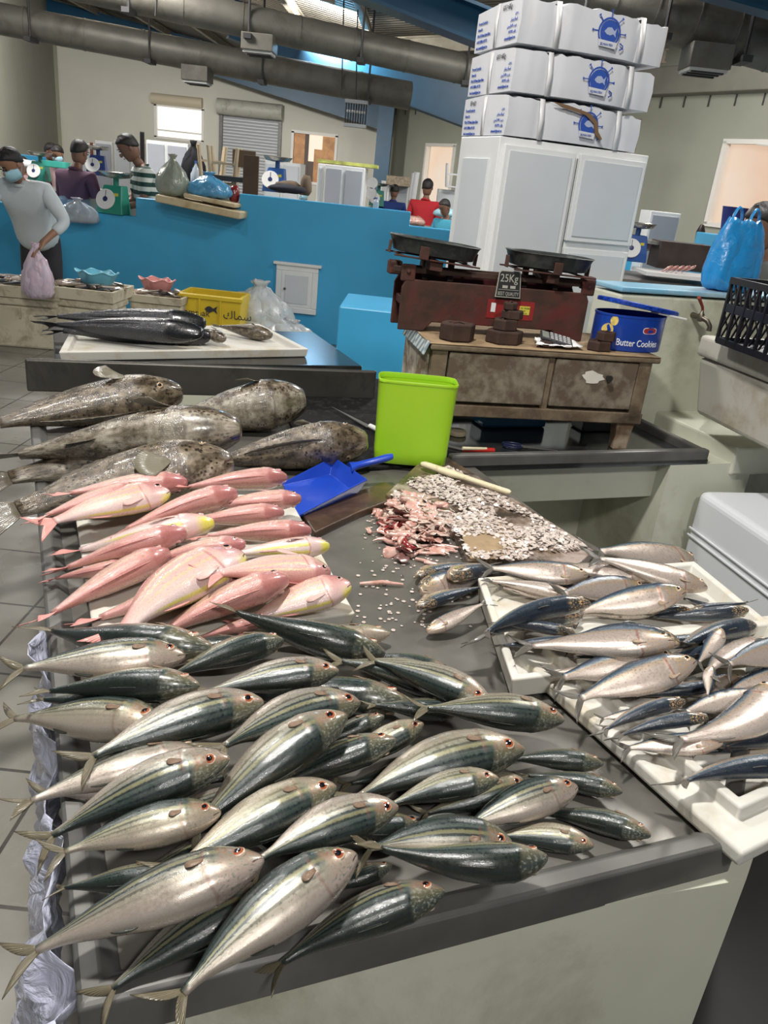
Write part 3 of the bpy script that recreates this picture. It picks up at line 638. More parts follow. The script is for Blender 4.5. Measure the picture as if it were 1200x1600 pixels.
for x0,x1,lab in ((.05,Lw*.505,None),(Lw*.54,Lw-.06,'drawer front with torn white patch and dark knob')):
    b=MB(); b.box(((x0+x1)/2,-.012,(zt0+zt1)/2+.018),(x1-x0,.024,zt1-zt0-.06)); d=b.build('drawer',mat('grey_board_wood',(.11,.08,.052),.85,col2=(.23,.195,.145),vs=14,thr=(.42,.6),bump=.5,bs=60,bd=.002,dirt=(.06,.04,.022),ds=7),t,bevel=.003,label=lab)
    if lab:
        b=MB(); b.tube([((x0+x1)/2+.05,-.022,(zt0+zt1)/2+.05),((x0+x1)/2+.05,-.045,(zt0+zt1)/2+.05)],[.008,.012],10); b.build('knob',mat('black_knob',(.02,.02,.02),.4),d)
        b=MB(); cx,cz=(x0+x1)/2-.01,(zt0+zt1)/2+.048
        pts=[]; r2=random.Random(4)
        for i in range(22):
            a=2*PI*i/22; rr_=(1+r2.uniform(-.28,.2)); pts.append((cx+.05*rr_*math.cos(a),-.0255,cz+.022*rr_*math.sin(a)))
        b.add(pts+[(p[0],-.0235,p[2]) for p in pts],[tuple(range(22))]+[(i,(i+1)%22,22+(i+1)%22,22+i) for i in range(22)]); b.build('torn_patch',mat('torn_paper',(.66,.63,.55),.8,var=.1),d)
for i,(x,y) in enumerate(((Lw-.045,.03),(Lw-.045,Dw-.04),(.045,.03),(.045,Dw-.04))):
    b=MB(); b.loft([[(x-.040*k,y-.030*k,z_),(x+.040*k,y-.030*k,z_),(x+.040*k,y+.030*k,z_),(x-.040*k,y+.030*k,z_)] for k,z_ in ((.75,0),(.8,.05),(1.05,zt0+.03))]); b.build('leg',mat('leg_wood',(.20,.12,.07),.85,col2=(.36,.29,.21),vs=16,bump=.5,bs=40,dirt=(.05,.03,.02),ds=6),t,bevel=.004)
# left end panel of peeling board
b=MB(); b.box((-.012,Dw/2,(zt0+zt1)/2-.0),(.02,Dw-.04,zt1-zt0)); b.build('end_panel',mat('peeling_board',(.52,.47,.37),.85,col2=(.24,.17,.10),vs=12,bump=.7,bs=40,bd=.004,thr=(.45,.58),dirt=(.62,.58,.48),ds=8),t)
ZT=zt1+.015                       # top of the table in its frame
def crump(name,label,cat,pts,z,m,M,th=.003,st=.02,size=.08,sublev=3,grid=14):
    """a draped sheet on quad pts (4 local xy corners)"""
    vs=[];n=grid
    for i in range(n+1):
        for j in range(n+1):
            u_,v_=i/n,j/n; p=lerp(lerp(Vector(pts[0]),Vector(pts[1]),u_),lerp(Vector(pts[3]),Vector(pts[2]),u_),v_); vs.append(M@Vector((p.x,p.y,(p.z if len(pts[0])>2 else 0)+z)))
    fs=[(i*(n+1)+j,(i+1)*(n+1)+j,(i+1)*(n+1)+j+1,i*(n+1)+j+1) for i in range(n) for j in range(n)]
    c=sum(vs,Vector())/len(vs); b=MB(); b.add([v-c for v in vs],fs); o=b.build(name,m,smooth=180,fix=False); o.location=c; solid(o,th)
    if st: cloud(o,st,size)
    return tag(o,label,cat)
crump('cardboard_sheet','brown cardboard sheet covering the old wooden table under the scale','cardboard',[(-.03,-.03),(Lw+.02,-.03),(Lw+.02,Dw),(-.03,Dw)],ZT+.002,cardb,WT,.004,.006,.15)
n=NT('checked_cloth'); x=n.sep(n.co('Object',24)); chk=n.math('MULTIPLY',n.math('SINE',n.math('MULTIPLY',x[1],6)),n.math('SINE',n.math('MULTIPLY',x[0],4)))
n.P(Base_Color=n.mix(n.rng(chk,-.1,.1),(.40,.44,.42),(.15,.20,.23)),Roughness=.8)
crump('checked_cloth','strip of checked grey and blue oilcloth hanging over the left end of the wooden table','cloth',[(-.022,.38,0),(-.028,-.02,0),(-.05,-.03,-.045),(-.045,.36,-.045)],ZT+.004,n.m,WT,.003,.004,.1)
# ------------------------------------------------------------------ the scale
yS=.19
def SP(px,py,yl=yS): v=onp(px,py,WT,yl); return v
l0=SP(629,434); l1=SP(922,455); wS=l1.x-l0.x; hS=l0.z-ZT-.008
t=thing('balance_scale','rusty red two-pan balance scale on the old wooden table','scale',WT@Vector((l0.x,yS,ZT+.006)),TR)
SM=Matrix.Translation(t.location)@Matrix.Rotation(TR,4,'Z')
def plate(yl,x0,x1,h):                 # pressed side plate with an arched cut at the bottom
    b=MB(); xs=[x0,x0+.10,x0+.13,x1-.13,x1-.10,x1]; pts=[(xs[0],0),(xs[1],0),(xs[2],.035),(xs[3],.035),(xs[4],0),(xs[5],0),(x1,h-.03),(x1-.015,h),(x0+.015,h),(x0,h-.03)]
    M_=Matrix.Translation((0,yl,0))@Matrix.Rotation(PI/2,4,'X'); b.prism(pts,-.006,.006,M_); return b
hS=min(hS,.20); 
o=plate(0,0,wS,hS).build('side_plate',rust,t,bevel=.004); o2=plate(.14,0,wS,hS*1.02).build('side_plate',rust,t,bevel=.004)
b=MB(); b.box((wS/2,.07,hS*.5),(wS*.96,.13,.02)); b.box((.02,.07,hS*.55),(.02,.14,.03)); b.box((wS-.02,.07,hS*.55),(.02,.14,.03)); b.box((wS/2,.11,hS*.9),(wS*.92,.02,.10)); b.build('inner_frame',mat('dark_red_iron',(.07,.012,.010),.6,.2,var=.5,vs=12),t,bevel=.003)
b=MB(); b.box((wS/2,.03,hS+.03),(wS+.06,.012,.022)); b.box((wS/2,.11,hS+.03),(wS+.06,.012,.022)); b.build('beam',rustdark,t,bevel=.003)
for x in (.02,wS-.01):
    b=MB(); b.box((x,.0,hS+.022),(.055,.014,.062)); b.tube([(x,-.014,hS+.026),(x,.0,hS+.026)],.008,10); b.build('bearing_bracket',rust,t,bevel=.006); MB().box((x-.035*(1 if x<.1 else -1),.09,hS+.03),(.05,.05,.05)).build('bearing_block',rust,t,bevel=.006)
for x in (.10,.20,wS-.25,wS-.12):
    b=MB(); b.box((x,.07,hS+.045),(.022,.022,.10)); b.build('upright',rustdark,t,bevel=.003)
# enamel badge
bc=Matrix.Translation((wS*.545,-.018,hS+.012))@Matrix.Rotation(R(83),4,'X')@Matrix.Scale(1.3,4)
b=MB(); b.prism([(-.036,-.035),(.036,-.035),(.031,.030),(.026,.035),(-.026,.035),(-.031,.030)],-.002,.002,bc); bd=b.build('badge',mat('badge_black',(.03,.03,.028),.4,.3),t,label='small black and silver plate with capacity lettering')
sil=mat('badge_silver',(.50,.49,.42),.35,.4)
b=MB(); b.prism([(-.039,-.038),(.039,-.038),(.033,.033),(.028,.038),(-.028,.038),(-.033,.033)],-.0025,.001,bc); b.build('badge_edge',sil,bd)
text('25Kg',bd,bc@Matrix.Translation((-.029,.006,.0025)),.031,sil,sx=.85); text('BEST QUALITY',bd,bc@Matrix.Translation((-.0325,-.032,.0025)),.0145,sil,sx=.68)
b=MB(); b.box((-.012,-.008,.003),(.016,.008,.001),M=bc); b.box((.012,-.008,.003),(.016,.008,.001),M=bc); b.box((0,-.016,.003),(.062,.0012,.001),M=bc); b.build('emblem',sil,bd)
b=MB(); b.box((wS*.58,-.0065,hS*.55),(.19,.003,.07)); rs_=b.build('red_label',mat('red_label',(.26,.015,.015),.5,dirt=(.10,.03,.02),ds=20),t)
b=MB(); b.box((wS*.655,-.0085,hS*.56),(.042,.002,.032)); ys=b.build('yellow_sticker',mat('sticker_yellow',(.58,.52,.06),.5),t)
for i in range(3):
    text(('QC PASSED','KG 25','No 1010')[i],ys,Matrix.Translation((wS*.655-.018,-.0098,hS*.56+.006-.010*i))@Matrix.Rotation(PI/2,4,'X'),.008,black_pl)
b=MB(); b.box((wS*.485,-.0085,hS*.58),(.018,.002,.034)); b.build('white_sticker',whitep,t)
# pans with their cradles
def panx(cx,cy,cz,ry,rz,lab):
    p=thing('x','','x'); bpy.data.objects.remove(p)
    M_=Matrix.Translation((cx,cy,cz))@Matrix.Rotation(rz,4,'Z')@Matrix.Rotation(ry,4,'Y')
    b=MB(); b.loft([sup(.172*k,.105*k,40,2.8,z_) for k,z_ in ((.80,0),(.88,.003),(.97,.045),(1.0,.052),(1.02,.053),(1.0,.055),(.955,.05),(.86,.008),(.1,.006))],M=M_); o=b.build('pan',pan_m,t,smooth=40)
    b=MB()
    for q_ in (-1,1): b.box((.0,.085*q_,-.012),(.33,.014,.006),M=M_); b.box((.13*q_,0,-.012),(.014,.19,.006),M=M_)
    for x,y,a_ in ((.0,-.108,0),(.0,.108,0),(-.168,0,1),(.168,0,1)): b.box((x-.06 if not a_ and cx<wS/2 else x,y,.010),(.036,.005,.045) if not a_ else (.005,.036,.045),M=M_)
    b.box((0,0,-.03),(.05,.16,.035),M=M_); b.build('pan_cradle',rust,t,bevel=.002)
pl=SP(684,388); pr=SP(866,412)
panx(SP(684,388).x-l0.x,.06,pl.z-ZT-.038,R(4.0),0,''); panx(pr.x-l0.x,.06,pr.z-ZT-.030,R(1.5),0,'')
# weights
def weight(px,py,r,h,lab,z=0,yl=.04,rz=0,name='iron_weight'):
    yl+=.035; r*=1.12; p=onp(px,py,WT,yl); w_=thing(name,lab,'weight',WT@Vector((p.x,yl,ZT+.006+z)),rz,'iron weights of the scale')
    b=MB(); b.lathe([(r*.97,0),(r,.004),(r,h-.006),(r*.93,h),(r*.62,h),(r*.58,h-.006),(.001,h-.006)],6,sx=1.12,sy=.86); b.build('weight_body',rustdark,w_,bevel=.002)
    b=MB(); b.tube([(-r*.4,0,h-.003),(0,0,h+.003),(r*.4,0,h-.003)],.003,6); b.build('carrying_loop',rust,w_); return w_
weight(715,515,.055,.062,'largest rusty hexagonal weight standing alone at the left on the wooden table',yl=.02,rz=.3)
weight(789,520,.058,.048,'large weight at the bottom of the stack of four rusty weights',yl=.02,rz=.2)
weight(788,520,.043,.040,'second weight from below in the stack of four rusty weights',.049,yl=.02,rz=.5)
weight(796,520,.033,.032,'third weight from below in the stack of four rusty weights',.090,yl=.02,rz=.1)
weight(791,520,.025,.026,'topmost small weight of the stack of four rusty weights',.123,yl=.02,rz=.9)
weight(856,522,.020,.024,'tiny round weight in front of the calculator',yl=-.01)
weight(936,540,.042,.036,'lower weight of the pair in front of the blue cookie tin',yl=.0,rz=.4)
weight(944,540,.032,.034,'upper weight of the pair in front of the blue cookie tin',.037,yl=.0,rz=.2)
# tissue and calculator
p=onp(872,522,WT,.06)
o=crump('tissue','crumpled white tissue under the calculator','tissue',[(p.x-.11,.0),(p.x+.08,.0),(p.x+.10,.12),(p.x-.05,.14)],ZT+.018,mat('tissue_paper',(.78,.78,.78),.8),WT,.001,.035,.04)
t=thing('calculator','grey pocket calculator lying tilted on the white tissue','calculator',WT@Vector((p.x-.01,.045,ZT+.034)),TR-R(14)); t.rotation_euler=(R(14),R(10),TR-R(14))
b=MB(); b.box((0,0,0),(.125,.07,.012)); b.build('calculator_body',mat('calc_dark',(.03,.03,.033),.35),t,bevel=.004)
b=MB(); b.box((-.045,0,.0065),(.026,.056,.002)); b.build('display',mat('lcd',(.20,.22,.19),.2),t)
km=mat('calc_keys',(.30,.31,.31),.5); kb=MB().box((0,0,.0075),(.012,.009,.004)).build('key',km,t,bevel=.001)
kb.location=(-.02,-.024,0)
for i in range(5):
    for j in range(4):
        if i or j: k_=kb.copy(); COL.objects.link(k_); k_.parent=t; k_.location=(-.02+.0165*i,-.024+.016*j,0)
# cookie tin
p=onp(980,545,WT,.10); tin=mat('blue_tin',(.008,.06,.42),.25,.3,coat=.6)
t=thing('cookie_tin','blue oval butter cookie tin with its lid lying loosely on top','tin',WT@Vector((p.x,.13,ZT+.006)),TR)
hT=(onp(975,488,WT,.13).z-ZT-.006)
b=MB(); b.loft([sup(.142*k,.095*k,48,2.2,z_) for k,z_ in ((.99,0),(1,.004),(1,hT*.93),(1.015,hT*.94),(1.015,hT),(.98,hT),(.97,.01))]); b.build('tin_body',tin,t,smooth=35)
def wrap(px,pz,off=.0015):              # a point on the tin's front, px along x
    y=-.095*(max(0,1-abs(px/.142)**2.2))**(1/2.2); return Vector((px,y-off,pz))
def wraptext(body,parent,x,z_,size,m,sx=1):
    o=text(body,parent,Matrix.Identity(4),size,m,sx=sx); me=o.data
    b=bmesh.new(); b.from_mesh(me); bmesh.ops.subdivide_edges(b,edges=[e for e in b.edges if e.calc_length()>size*.3],cuts=2)
    for v in b.verts: v.co=wrap(x+v.co.x,z_+v.co.y,.0012+v.co.z*2)
    b.to_mesh(me); b.free(); return o
wraptext('Butter Cookies',t,-.083,hT*.16,.036,mat('white_print',(.85,.85,.85),.5),.78)
b=MB(); n_=24; b.add([wrap(.045+.028*math.copysign(abs(math.cos(2*PI*i/n_))**.5,math.cos(2*PI*i/n_)),hT*.62+.010*math.copysign(abs(math.sin(2*PI*i/n_))**.7,math.sin(2*PI*i/n_)),.001) for i in range(n_)],[tuple(range(n_))]); b.build('red_logo',mat('logo_red',(.35,.03,.04),.4),t,fix=False)
b=MB()
b.add([wrap(.045+.031*math.copysign(abs(math.cos(2*PI*i/n_))**.5,math.cos(2*PI*i/n_)),hT*.62+.0125*math.copysign(abs(math.sin(2*PI*i/n_))**.7,math.sin(2*PI*i/n_)),.0006) for i in range(n_)],[tuple(range(n_))]); b.build('logo_border',whitep,t,fix=False)
for cx,cz,r_ in ((-.115,hT*.55,.024),(-.10,hT*.82,.018)):
    b=MB(); b.add([wrap(cx+r_*.7*math.cos(2*PI*i/20),cz+r_*math.sin(2*PI*i/20),.001) for i in range(20)],[tuple(range(20))]); b.build('printed_cookie',mat('cookie_print',(.66,.50,.14),.5,var=.3,vs=80),t,fix=False)
lid=Matrix.Translation((.035,.02,hT+.03))@Matrix.Rotation(R(7),4,'Y')@Matrix.Rotation(R(-4),4,'X')@Matrix.Rotation(R(8),4,'Z')
b=MB(); b.loft([sup(.175*k,.105*k,48,2.3,z_) for k,z_ in ((1,-.012),(1.005,-.004),(1.0,.002),(.97,.005),(.9,.003),(.2,.004))],M=lid); b.build('lid',mat('speckled_blue',(.010,.05,.36),.3,.2,var=.6,vs=90),t,smooth=40)
b=MB(); b.box((.10,-.07,-.016),(.14,.05,.008),M=lid); b.build('lid_lining',whitep,t,bevel=.002)
# under the table
def rod(name,label,cat,p0,p1,r,m): 
    b=MB(); c=(p0+p1)/2; b.tube([p0-c,(p1-c)*.0,p1-c],[r*.8,r,r*.8],10); o=b.build(name,m,smooth=60); o.location=c; return tag(o,label,cat)
zc=.806; p0=at(722,702,zc); p1=at(772,704,zc); p2=at(690,694,zc)
t=thing('knife','knife with red and cream handle on the steel counter edge under the wooden table','knife',tuple((p0+p1)/2)); O=(p0+p1)/2
b=MB(); b.tube([p0-O,p1-O],[.009,.010],10); b.build('handle',mat('red_handle',(.45,.02,.015),.35),t,smooth=60)
b=MB(); b.tube([p0-O+Vector((0,-.008,.006)),p1-O+Vector((-.03,-.008,.006))],[.007,.006],8); b.build('handle_inlay',mat('cream_handle'),t,smooth=60)
b=MB(); b.box(((p2+p0)/2-O),((p0-p2).length,.022,.002),rz=math.atan2((p0-p2).y,(p0-p2).x)); b.build('blade',steel_edge,t)
t=thing('scissors','pair of dark blue-handled scissors on the steel counter beside the knife','scissors',tuple(at(808,698,zc)))
for sy in (-1,1):
    b=MB(); b.tube([(.03*math.cos(a)*1.2-.02,sy*.016+.014*math.sin(a),.004) for a in [2*PI*i/16 for i in range(17)]],.004,6); b.build('handle',mat('navy_handle',(.01,.015,.05),.3),t,smooth=60)
    b=MB(); b.box((.085,sy*.004,.004),(.14,.010,.003),rz=-sy*.04); b.build('blade',steel_edge,t)
o=MB().lathe([(.01,0),(.035,.002),(.038,.012),(.034,.02),(.01,.022)],20).build('scrubbing_sponge',mat('beige_sponge',(.45,.38,.26),.9,bump=.5,bs=90),smooth=50); q_=at(715,672,.82); o.location=(q_.x,q_.y,.80); tag(o,'round beige sponge just right of the lime green bin under the wooden table','sponge')
o=MB().box((0,0,.03),(.16,.10,.06)).build('water_tray',mat('dark_tub',(.02,.025,.03),.3),bevel=.01); q_=at(930,668,.82); o.location=(q_.x,q_.y+.05,.80); o.rotation_euler=(0,0,GR); tag(o,'dark plastic tub under the wooden table by its right back leg','tub')
o=MB().box((0,0,.04),(.30,.12,.08)).build('blue_tub',mat('blue_tub',(.02,.10,.20),.3),bevel=.012); q_=at(800,668,.82); o.location=(q_.x,q_.y+.12,.80); o.rotation_euler=(0,0,GR); tag(o,'blue plastic tub standing at the back below the wooden table','tub')
many('grouper',GG,[
 ((480,622),(215,668),-105,.04,'spotted grouper belly up with its side fin raised, next to the black splash back',dict(fat=1.3)),
 ((283,612),(-62,668),100,.05,'dark brown spotted grouper farthest left against the splash back',dict(fat=.95)),
 ((576,686),(290,728),60,.05,'brown spotted grouper with its head beside the lime green bucket',dict(fat=1.12)),
 ((352,695),(-50,752),-70,.05,'brown grouper wedged between the white-bellied one and the big-eyed one',dict(fat=.9)),
 ((380,668),(-30,715),-118,.04,'pale white-bellied grouper stretched across the middle of the grouper heap',dict(fat=.95)),
 ((364,718),(-40,805),-62,.06,'large mottled grouper with its round eye showing, nearest the pink fish',dict(fat=1.0)),
],slack=.02,tilt=.2)
many('bream',GB,[
 ((292,752),(70,772),68,.05,'pink bream on the back left of the slab, eye towards the grouper'),
 ((447,745),(262,762),60,.05,'pink bream touching the blue scoop at the very back of the slab'),
 ((470,778),(300,792),72,.04,'pink bream pointing at the blue scoop, second from the back'),
 ((215,765),(38,812),60,.05,'slim pink bream mostly hidden at the left back corner'),
 ((443,800),(262,818),62,.04,'pink bream behind the long one under the blue scoop'),
 ((486,828),(290,838),60,.04,'rosy pink bream lying just in front of the brown board'),
 ((385,848),(200,880),72,.05,'pink bream with only its head out, beside the white one with yellow snout'),
 ((514,852),(330,868),-112,.03,'pale bream with yellow chin whose side fin points at the steel'),
 ((205,882),(62,908),60,.0,'small pink bream with only the tail showing, left edge of the slab'),
 ((398,893),(100,978),58,.04,'pink bream lying under the big scaly silver-pink one'),
 ((514,892),(300,893),100,.05,'scaly pink bream with a big round eye at the right end of the slab'),
 ((262,768),(40,822),-66,.05,'bream with yellow snout at the left back, shiny scales up',dict(fat=.82)),
 ((370,768),(155,838),52,.05,'brownish pink bream lying diagonally over the yellow-snouted one'),
 ((337,815),(78,868),-115,.02,'white-bellied bream with a bright yellow nose'),
 ((293,830),(62,898),52,.03,'dark rose bream sliding down towards the left rim'),
 ((262,862),(38,978),56,.03,'pink bream hanging its tail over the left rim'),
 ((548,912),(352,980),-72,.05,'bream with yellow belly line at the right front of the slab'),
 ((420,965),(290,1002),60,.0,'orange-tailed bream almost buried under the front mackerels'),
 ((450,900),(190,1012),58,.05,'long pink bream with golden stripes across the slab front'),
 ((370,866),(132,1010),-78,.08,'largest bream on top of the heap, silvery scales and yellow belly edge',dict(fat=.92)),
])
many('mackerel',GM,[
 ((610,990),(380,1004),-110,.0,'pale mackerel poking its head out under the front edge of the slab',dict(fat=.85)),
 ((395,1005),(200,1030),50,.02,'thin dark mackerel just in front of the foam slab'),
 ((330,1016),(38,985),52,-.04,'dark mackerel with its tail kinked up over the left rim, in the back row'),
 ((712,1056),(530,1018),50,.04,'dark mackerel farthest right in the back row on bare steel'),
 ((252,1100),(38,1092),60,.0,'dark mackerel under the glossy one at the left rim'),
 ((640,1095),(330,1080),50,.03,'long dark mackerel running behind the middle heap'),
 ((720,1112),(560,1100),60,.0,'mackerel almost hidden behind the middle of the heap'),
 ((275,1225),(32,1240),-80,.0,'small pale mackerel tail showing between two large ones at the left'),
 ((602,1118),(455,1180),62,.0,'greenish mackerel with only its back out, middle of the heap'),
 ((420,1240),(180,1300),70,.0,'mackerel low in the pile under the crossed tails'),
 ((560,1300),(330,1290),70,.0,'mackerel low in the pile behind the red-eyed one'),
 ((660,1290),(450,1300),60,.0,'mackerel low in the pile below the striped backs'),
 ((400,1300),(150,1400),60,.0,'mackerel low in the pile by the left rim'),
 ((612,1352),(480,1400),55,.0,'dark mackerel tucked behind the silver one at the front'),
 ((260,1128),(-12,1118),-82,.04,'silvery ribbed mackerel at the left, tail out beyond the rim'),
 ((480,1180),(300,1230),60,.0,'mackerel low in the centre of the heap'),
 ((700,1190),(520,1230),60,.0,'mackerel low on the right of the heap'),
 ((604,1025),(325,948),48,-.04,'dark blue mackerel lying across the slab corner, tail on the foam'),
 ((440,998),(235,1062),60,.05,'dark mackerel ending at the pale one behind the heap'),
 ((290,1022),(-10,1045),-78,.03,'pale pink-bellied mackerel in the back left with brown eye'),
 ((314,1068),(40,1078),55,.04,'glossy blue-black mackerel with red eye at the left rim'),
 ((528,1045),(290,1082),78,.05,'blue striped mackerel in the back row centre'),
 ((742,1090),(500,1018),70,.07,'large mackerel at the right back, lower of the pair with big eyes'),
 ((768,1098),(560,1020),82,.05,'large pale-headed mackerel farthest right of the big-eyed pair'),
 ((880,1122),(628,1100),68,.04,'olive-backed mackerel whose head nears the sardine tray'),
 ((318,1168),(-5,1262),-108,.04,'pale pink mackerel belly up at the left'),
 ((408,1092),(90,1192),80,.06,'mackerel with olive stripes diagonally at the upper left of the heap'),
 ((556,1092),(300,1172),80,.08,'humped silver-olive mackerel in the upper centre'),
 ((662,1128),(500,1215),78,.03,'pale-headed mackerel peeping out in the centre right'),
 ((942,1192),(770,1182),52,.04,'dark mackerel at the right beside the tray edge'),
 ((620,1152),(372,1250),58,.04,'dark green mackerel across the centre'),
 ((538,1110),(250,1328),66,.06,'long mackerel curving down from the centre to crossed tails'),
 ((360,1178),(25,1322),82,.06,'large blue and cream mackerel spanning the left side'),
 ((973,1236),(800,1205),54,.04,'dark mackerel pointing right, behind the rightmost one'),
 ((818,1218),(640,1280),90,.0,'pale mackerel with a red eye under the pink-bellied one'),
 ((812,1162),(505,1250),78,.08,'big mackerel with pink back crossing the right centre'),
 ((345,1265),(55,1338),-75,.04,'ribbed gold mackerel with spiny edge, left front'),
 ((780,1212),(575,1262),68,.06,'olive striped mackerel in front of the big right centre one'),
 ((522,1225),(225,1375),76,.04,'cream striped mackerel ending at a forked tail in the left front'),
 ((275,1362),(70,1392),55,.0,'dark mackerel tail under the large pale front one'),
 ((1018,1302),(815,1260),56,.06,'dark mackerel farthest right on the bare steel'),
 ((928,1318),(745,1300),84,.06,'mackerel with pinkish head near the front rim at the right'),
 ((900,1226),(690,1302),-74,.04,'silver-pink mackerel with white belly in the right half'),
 ((618,1256),(360,1352),88,.06,'gold-flanked mackerel with the largest red eye'),
 ((692,1385),(388,1518),56,.06,'dark green mackerel lying along the front rim'),
 ((430,1385),(122,1568),68,.05,'dark striped mackerel under the two large front ones'),
 ((798,1312),(535,1318),-52,.07,'green mackerel with dark blotches facing right near the front'),
 ((858,1348),(550,1332),46,-.07,'smooth dark mackerel sagging along the front rim'),
 ((416,1336),(-15,1508),-98,.03,'very large pale mackerel with its tail beyond the left rim'),
 ((552,1328),(222,1590),-80,.05,'big silver mackerel nearest the camera with gold side stripe'),
])
many('sardine',GS,[
 ((648,900),(770,878),70,.04,'small sardine at the back of the loose row on bare steel'),
 ((652,922),(772,892),-60,.04,'small sardine second in the loose row on bare steel'),
 ((650,948),(762,912),70,.03,'small sardine third in the loose row on bare steel'),
 ((700,900),(800,884),70,.03,'small sardine between the loose row and the board'),
 ((664,988),(768,935),-95,.03,'pale sardine with its head down nearest the mackerels'),
 ((900,960),(730,990),50,.1,'dark sardine sloping off the left corner of the tray'),
 ((900,1000),(765,1010),60,0,'buried sardine near the left corner of the front tray'),
 ((1020,1010),(880,1030),60,0,'buried sardine in the middle of the trays'),
 ((1130,1010),(1000,1040),60,0,'buried sardine below the long dark ones'),
 ((1160,1060),(1030,1090),-80,0,'buried pale sardine on the right of the front tray'),
 ((1200,1100),(1090,1130),60,0,'buried sardine at the right edge under the pale bellies'),
 ((1180,1160),(1070,1180),60,0,'buried sardine in the front of the tray'),
 ((1230,1150),(1120,1170),60,0,'buried sardine at the very right front'),
 ((1060,1060),(930,1080),60,0,'buried sardine behind the large silver one'),
 ((960,925),(830,915),60,0,'buried sardine at the back of the back tray'),
 ((1060,920),(960,900),-80,0,'buried sardine under the long pink one'),
 ((870,930),(770,915),-85,0,'buried sardine behind the tray corner one'),
 ((1150,965),(1060,930),60,0,'buried dark sardine by the right rim of the back tray'),
 ((980,990),(860,1000),-80,0,'buried silver sardine between the dark ones at the left'),
 ((1100,1000),(960,1010),60,0,'buried dark sardine right of the long straight one'),
 ((1120,1070),(980,1090),60,0,'buried dark sardine right of the largest one'),
 ((1010,1110),(930,1125),-80,0,'buried silver sardine under the largest one'),
 ((1190,1130),(1050,1150),60,0,'buried dark sardine under the bent pink one'),
 ((1240,1110),(1130,1130),-80,0,'buried pale sardine at the right edge'),
 ((1160,1020),(1100,1050),-80,0,'buried pale sardine right of the short pink one'),
 ((1085,876),(905,856),-75,.03,'sardine with eye showing farthest back on the tray rim'),
 ((918,898),(742,884),-70,.04,'orange-headed sardine at the back left of the tray'),
 ((1020,900),(842,882),-88,.05,'long pale sardine at the back middle of the tray'),
 ((902,932),(745,902),-110,.04,'pink-bellied sardine over the tray corner'),
 ((1002,915),(855,925),-55,.07,'blue-backed short sardine in the back row'),
 ((1105,918),(905,862),-84,.04,'long pink sardine lying over the right back rim'),
 ((1075,955),(1180,940),55,.0,'black-backed sardine under the pale one at the right rim'),
 ((1078,952),(955,965),50,.03,'dark sardine behind the arched blue one'),
 ((898,988),(762,970),52,.05,'small dark sardine touching the tray corner'),
 ((915,938),(722,990),48,.10,'long black-green sardine curving over the tray corner'),
 ((1172,955),(1000,968),48,-.04,'long black sardine pointing at the right rim'),
 ((1176,978),(1040,1010),50,.04,'black sardine below the long one at the right rim'),
 ((1050,935),(880,962),-58,.03,'big-eyed blue and silver sardine in the upper middle'),
 ((1072,922),(875,958),-58,.05,'plump sardine with scaly blue back in the upper middle'),
 ((1060,1000),(868,988),-32,.12,'arched dark blue sardine in the middle'),
 ((960,1045),(850,1050),-100,.04,'pale sardine behind the blue-backed one at the tray edge'),
 ((1050,1022),(845,1062),-52,.04,'blue-backed sardine with forked tail at the tray edge'),
 ((1058,1002),(790,1008),-92,.03,'long silver sardine lying straight across the middle'),
 ((1128,982),(1085,1045),-90,0,'short pink sardine pointing up at the right'),
 ((1195,1000),(1080,1055),-112,.08,'round-bellied pale sardine at the right'),
 ((1250,1005),(1115,1040),-60,.04,'sardine leaving the picture at the right, blue back'),
 ((1240,1045),(1115,1085),-60,.04,'spiky-finned sardine below the one leaving at the right'),
 ((1112,1040),(1105,1095),90,0,'sardine wedged upright between two bellies'),
 ((1195,1088),(1045,1112),-82,.06,'ribbed silver sardine right of the dark pair'),
 ((1068,1092),(920,1145),52,.06,'dark sardine below the large silver one'),
 ((1105,1118),(945,1150),50,.06,'dark humped sardine above the scaly silver one'),
 ((1130,1158),(955,1168),-80,.04,'scaly silver sardine with tail over the front rim'),
 ((1086,1030),(868,1100),-72,.04,'largest sardine with big eye lying on top in the middle'),
 ((1215,1078),(1050,1182),-105,-.10,'bent pink sardine with its head raised at the right'),
 ((1262,1192),(1030,1218),50,.06,'blue-black sardine nearest the camera in the tray'),
 ],slack=.006)
# ------------------------------------------------------------------ right side: cooler box, crates, bag, foam box
# grid direction towards the viewer on the right
cA=aty(1070,642,3.30); cT=aty(1095,531,3.30)
def frustum_box(t,w,d,h,tap,name,m,bev=.012,z0=0):
    b=MB(); b.loft([[(tap,-d+tap,z0),(w-tap,-d+tap,z0),(w-tap,-tap,z0),(tap,-tap,z0)][::1],[(0,-d,z0+h),(w,-d,z0+h),(w,0,z0+h),(0,0,z0+h)]]); return b.build(name,m,t,bevel=bev,seg=3)
cooler=mat('stained_white_plastic',(.55,.53,.46),.5,dirt=(.33,.27,.17),ds=3,bump=.2,bs=20)
hC=.30
t=thing('cooler_box','large stained white cooler box under the black crate at the right','cooler box',(cA.x,cA.y,cA.z),GR+R(-8))
frustum_box(t,.62,.66,hC*.78,.03,'box_body',cooler,.02); b=MB(); b.box((.31,-.33,hC*.78+.045),(.64,.68,.085)); b.build('lid',cooler,t,bevel=.015,seg=3)
topz=cA.z+hC*.78+.088
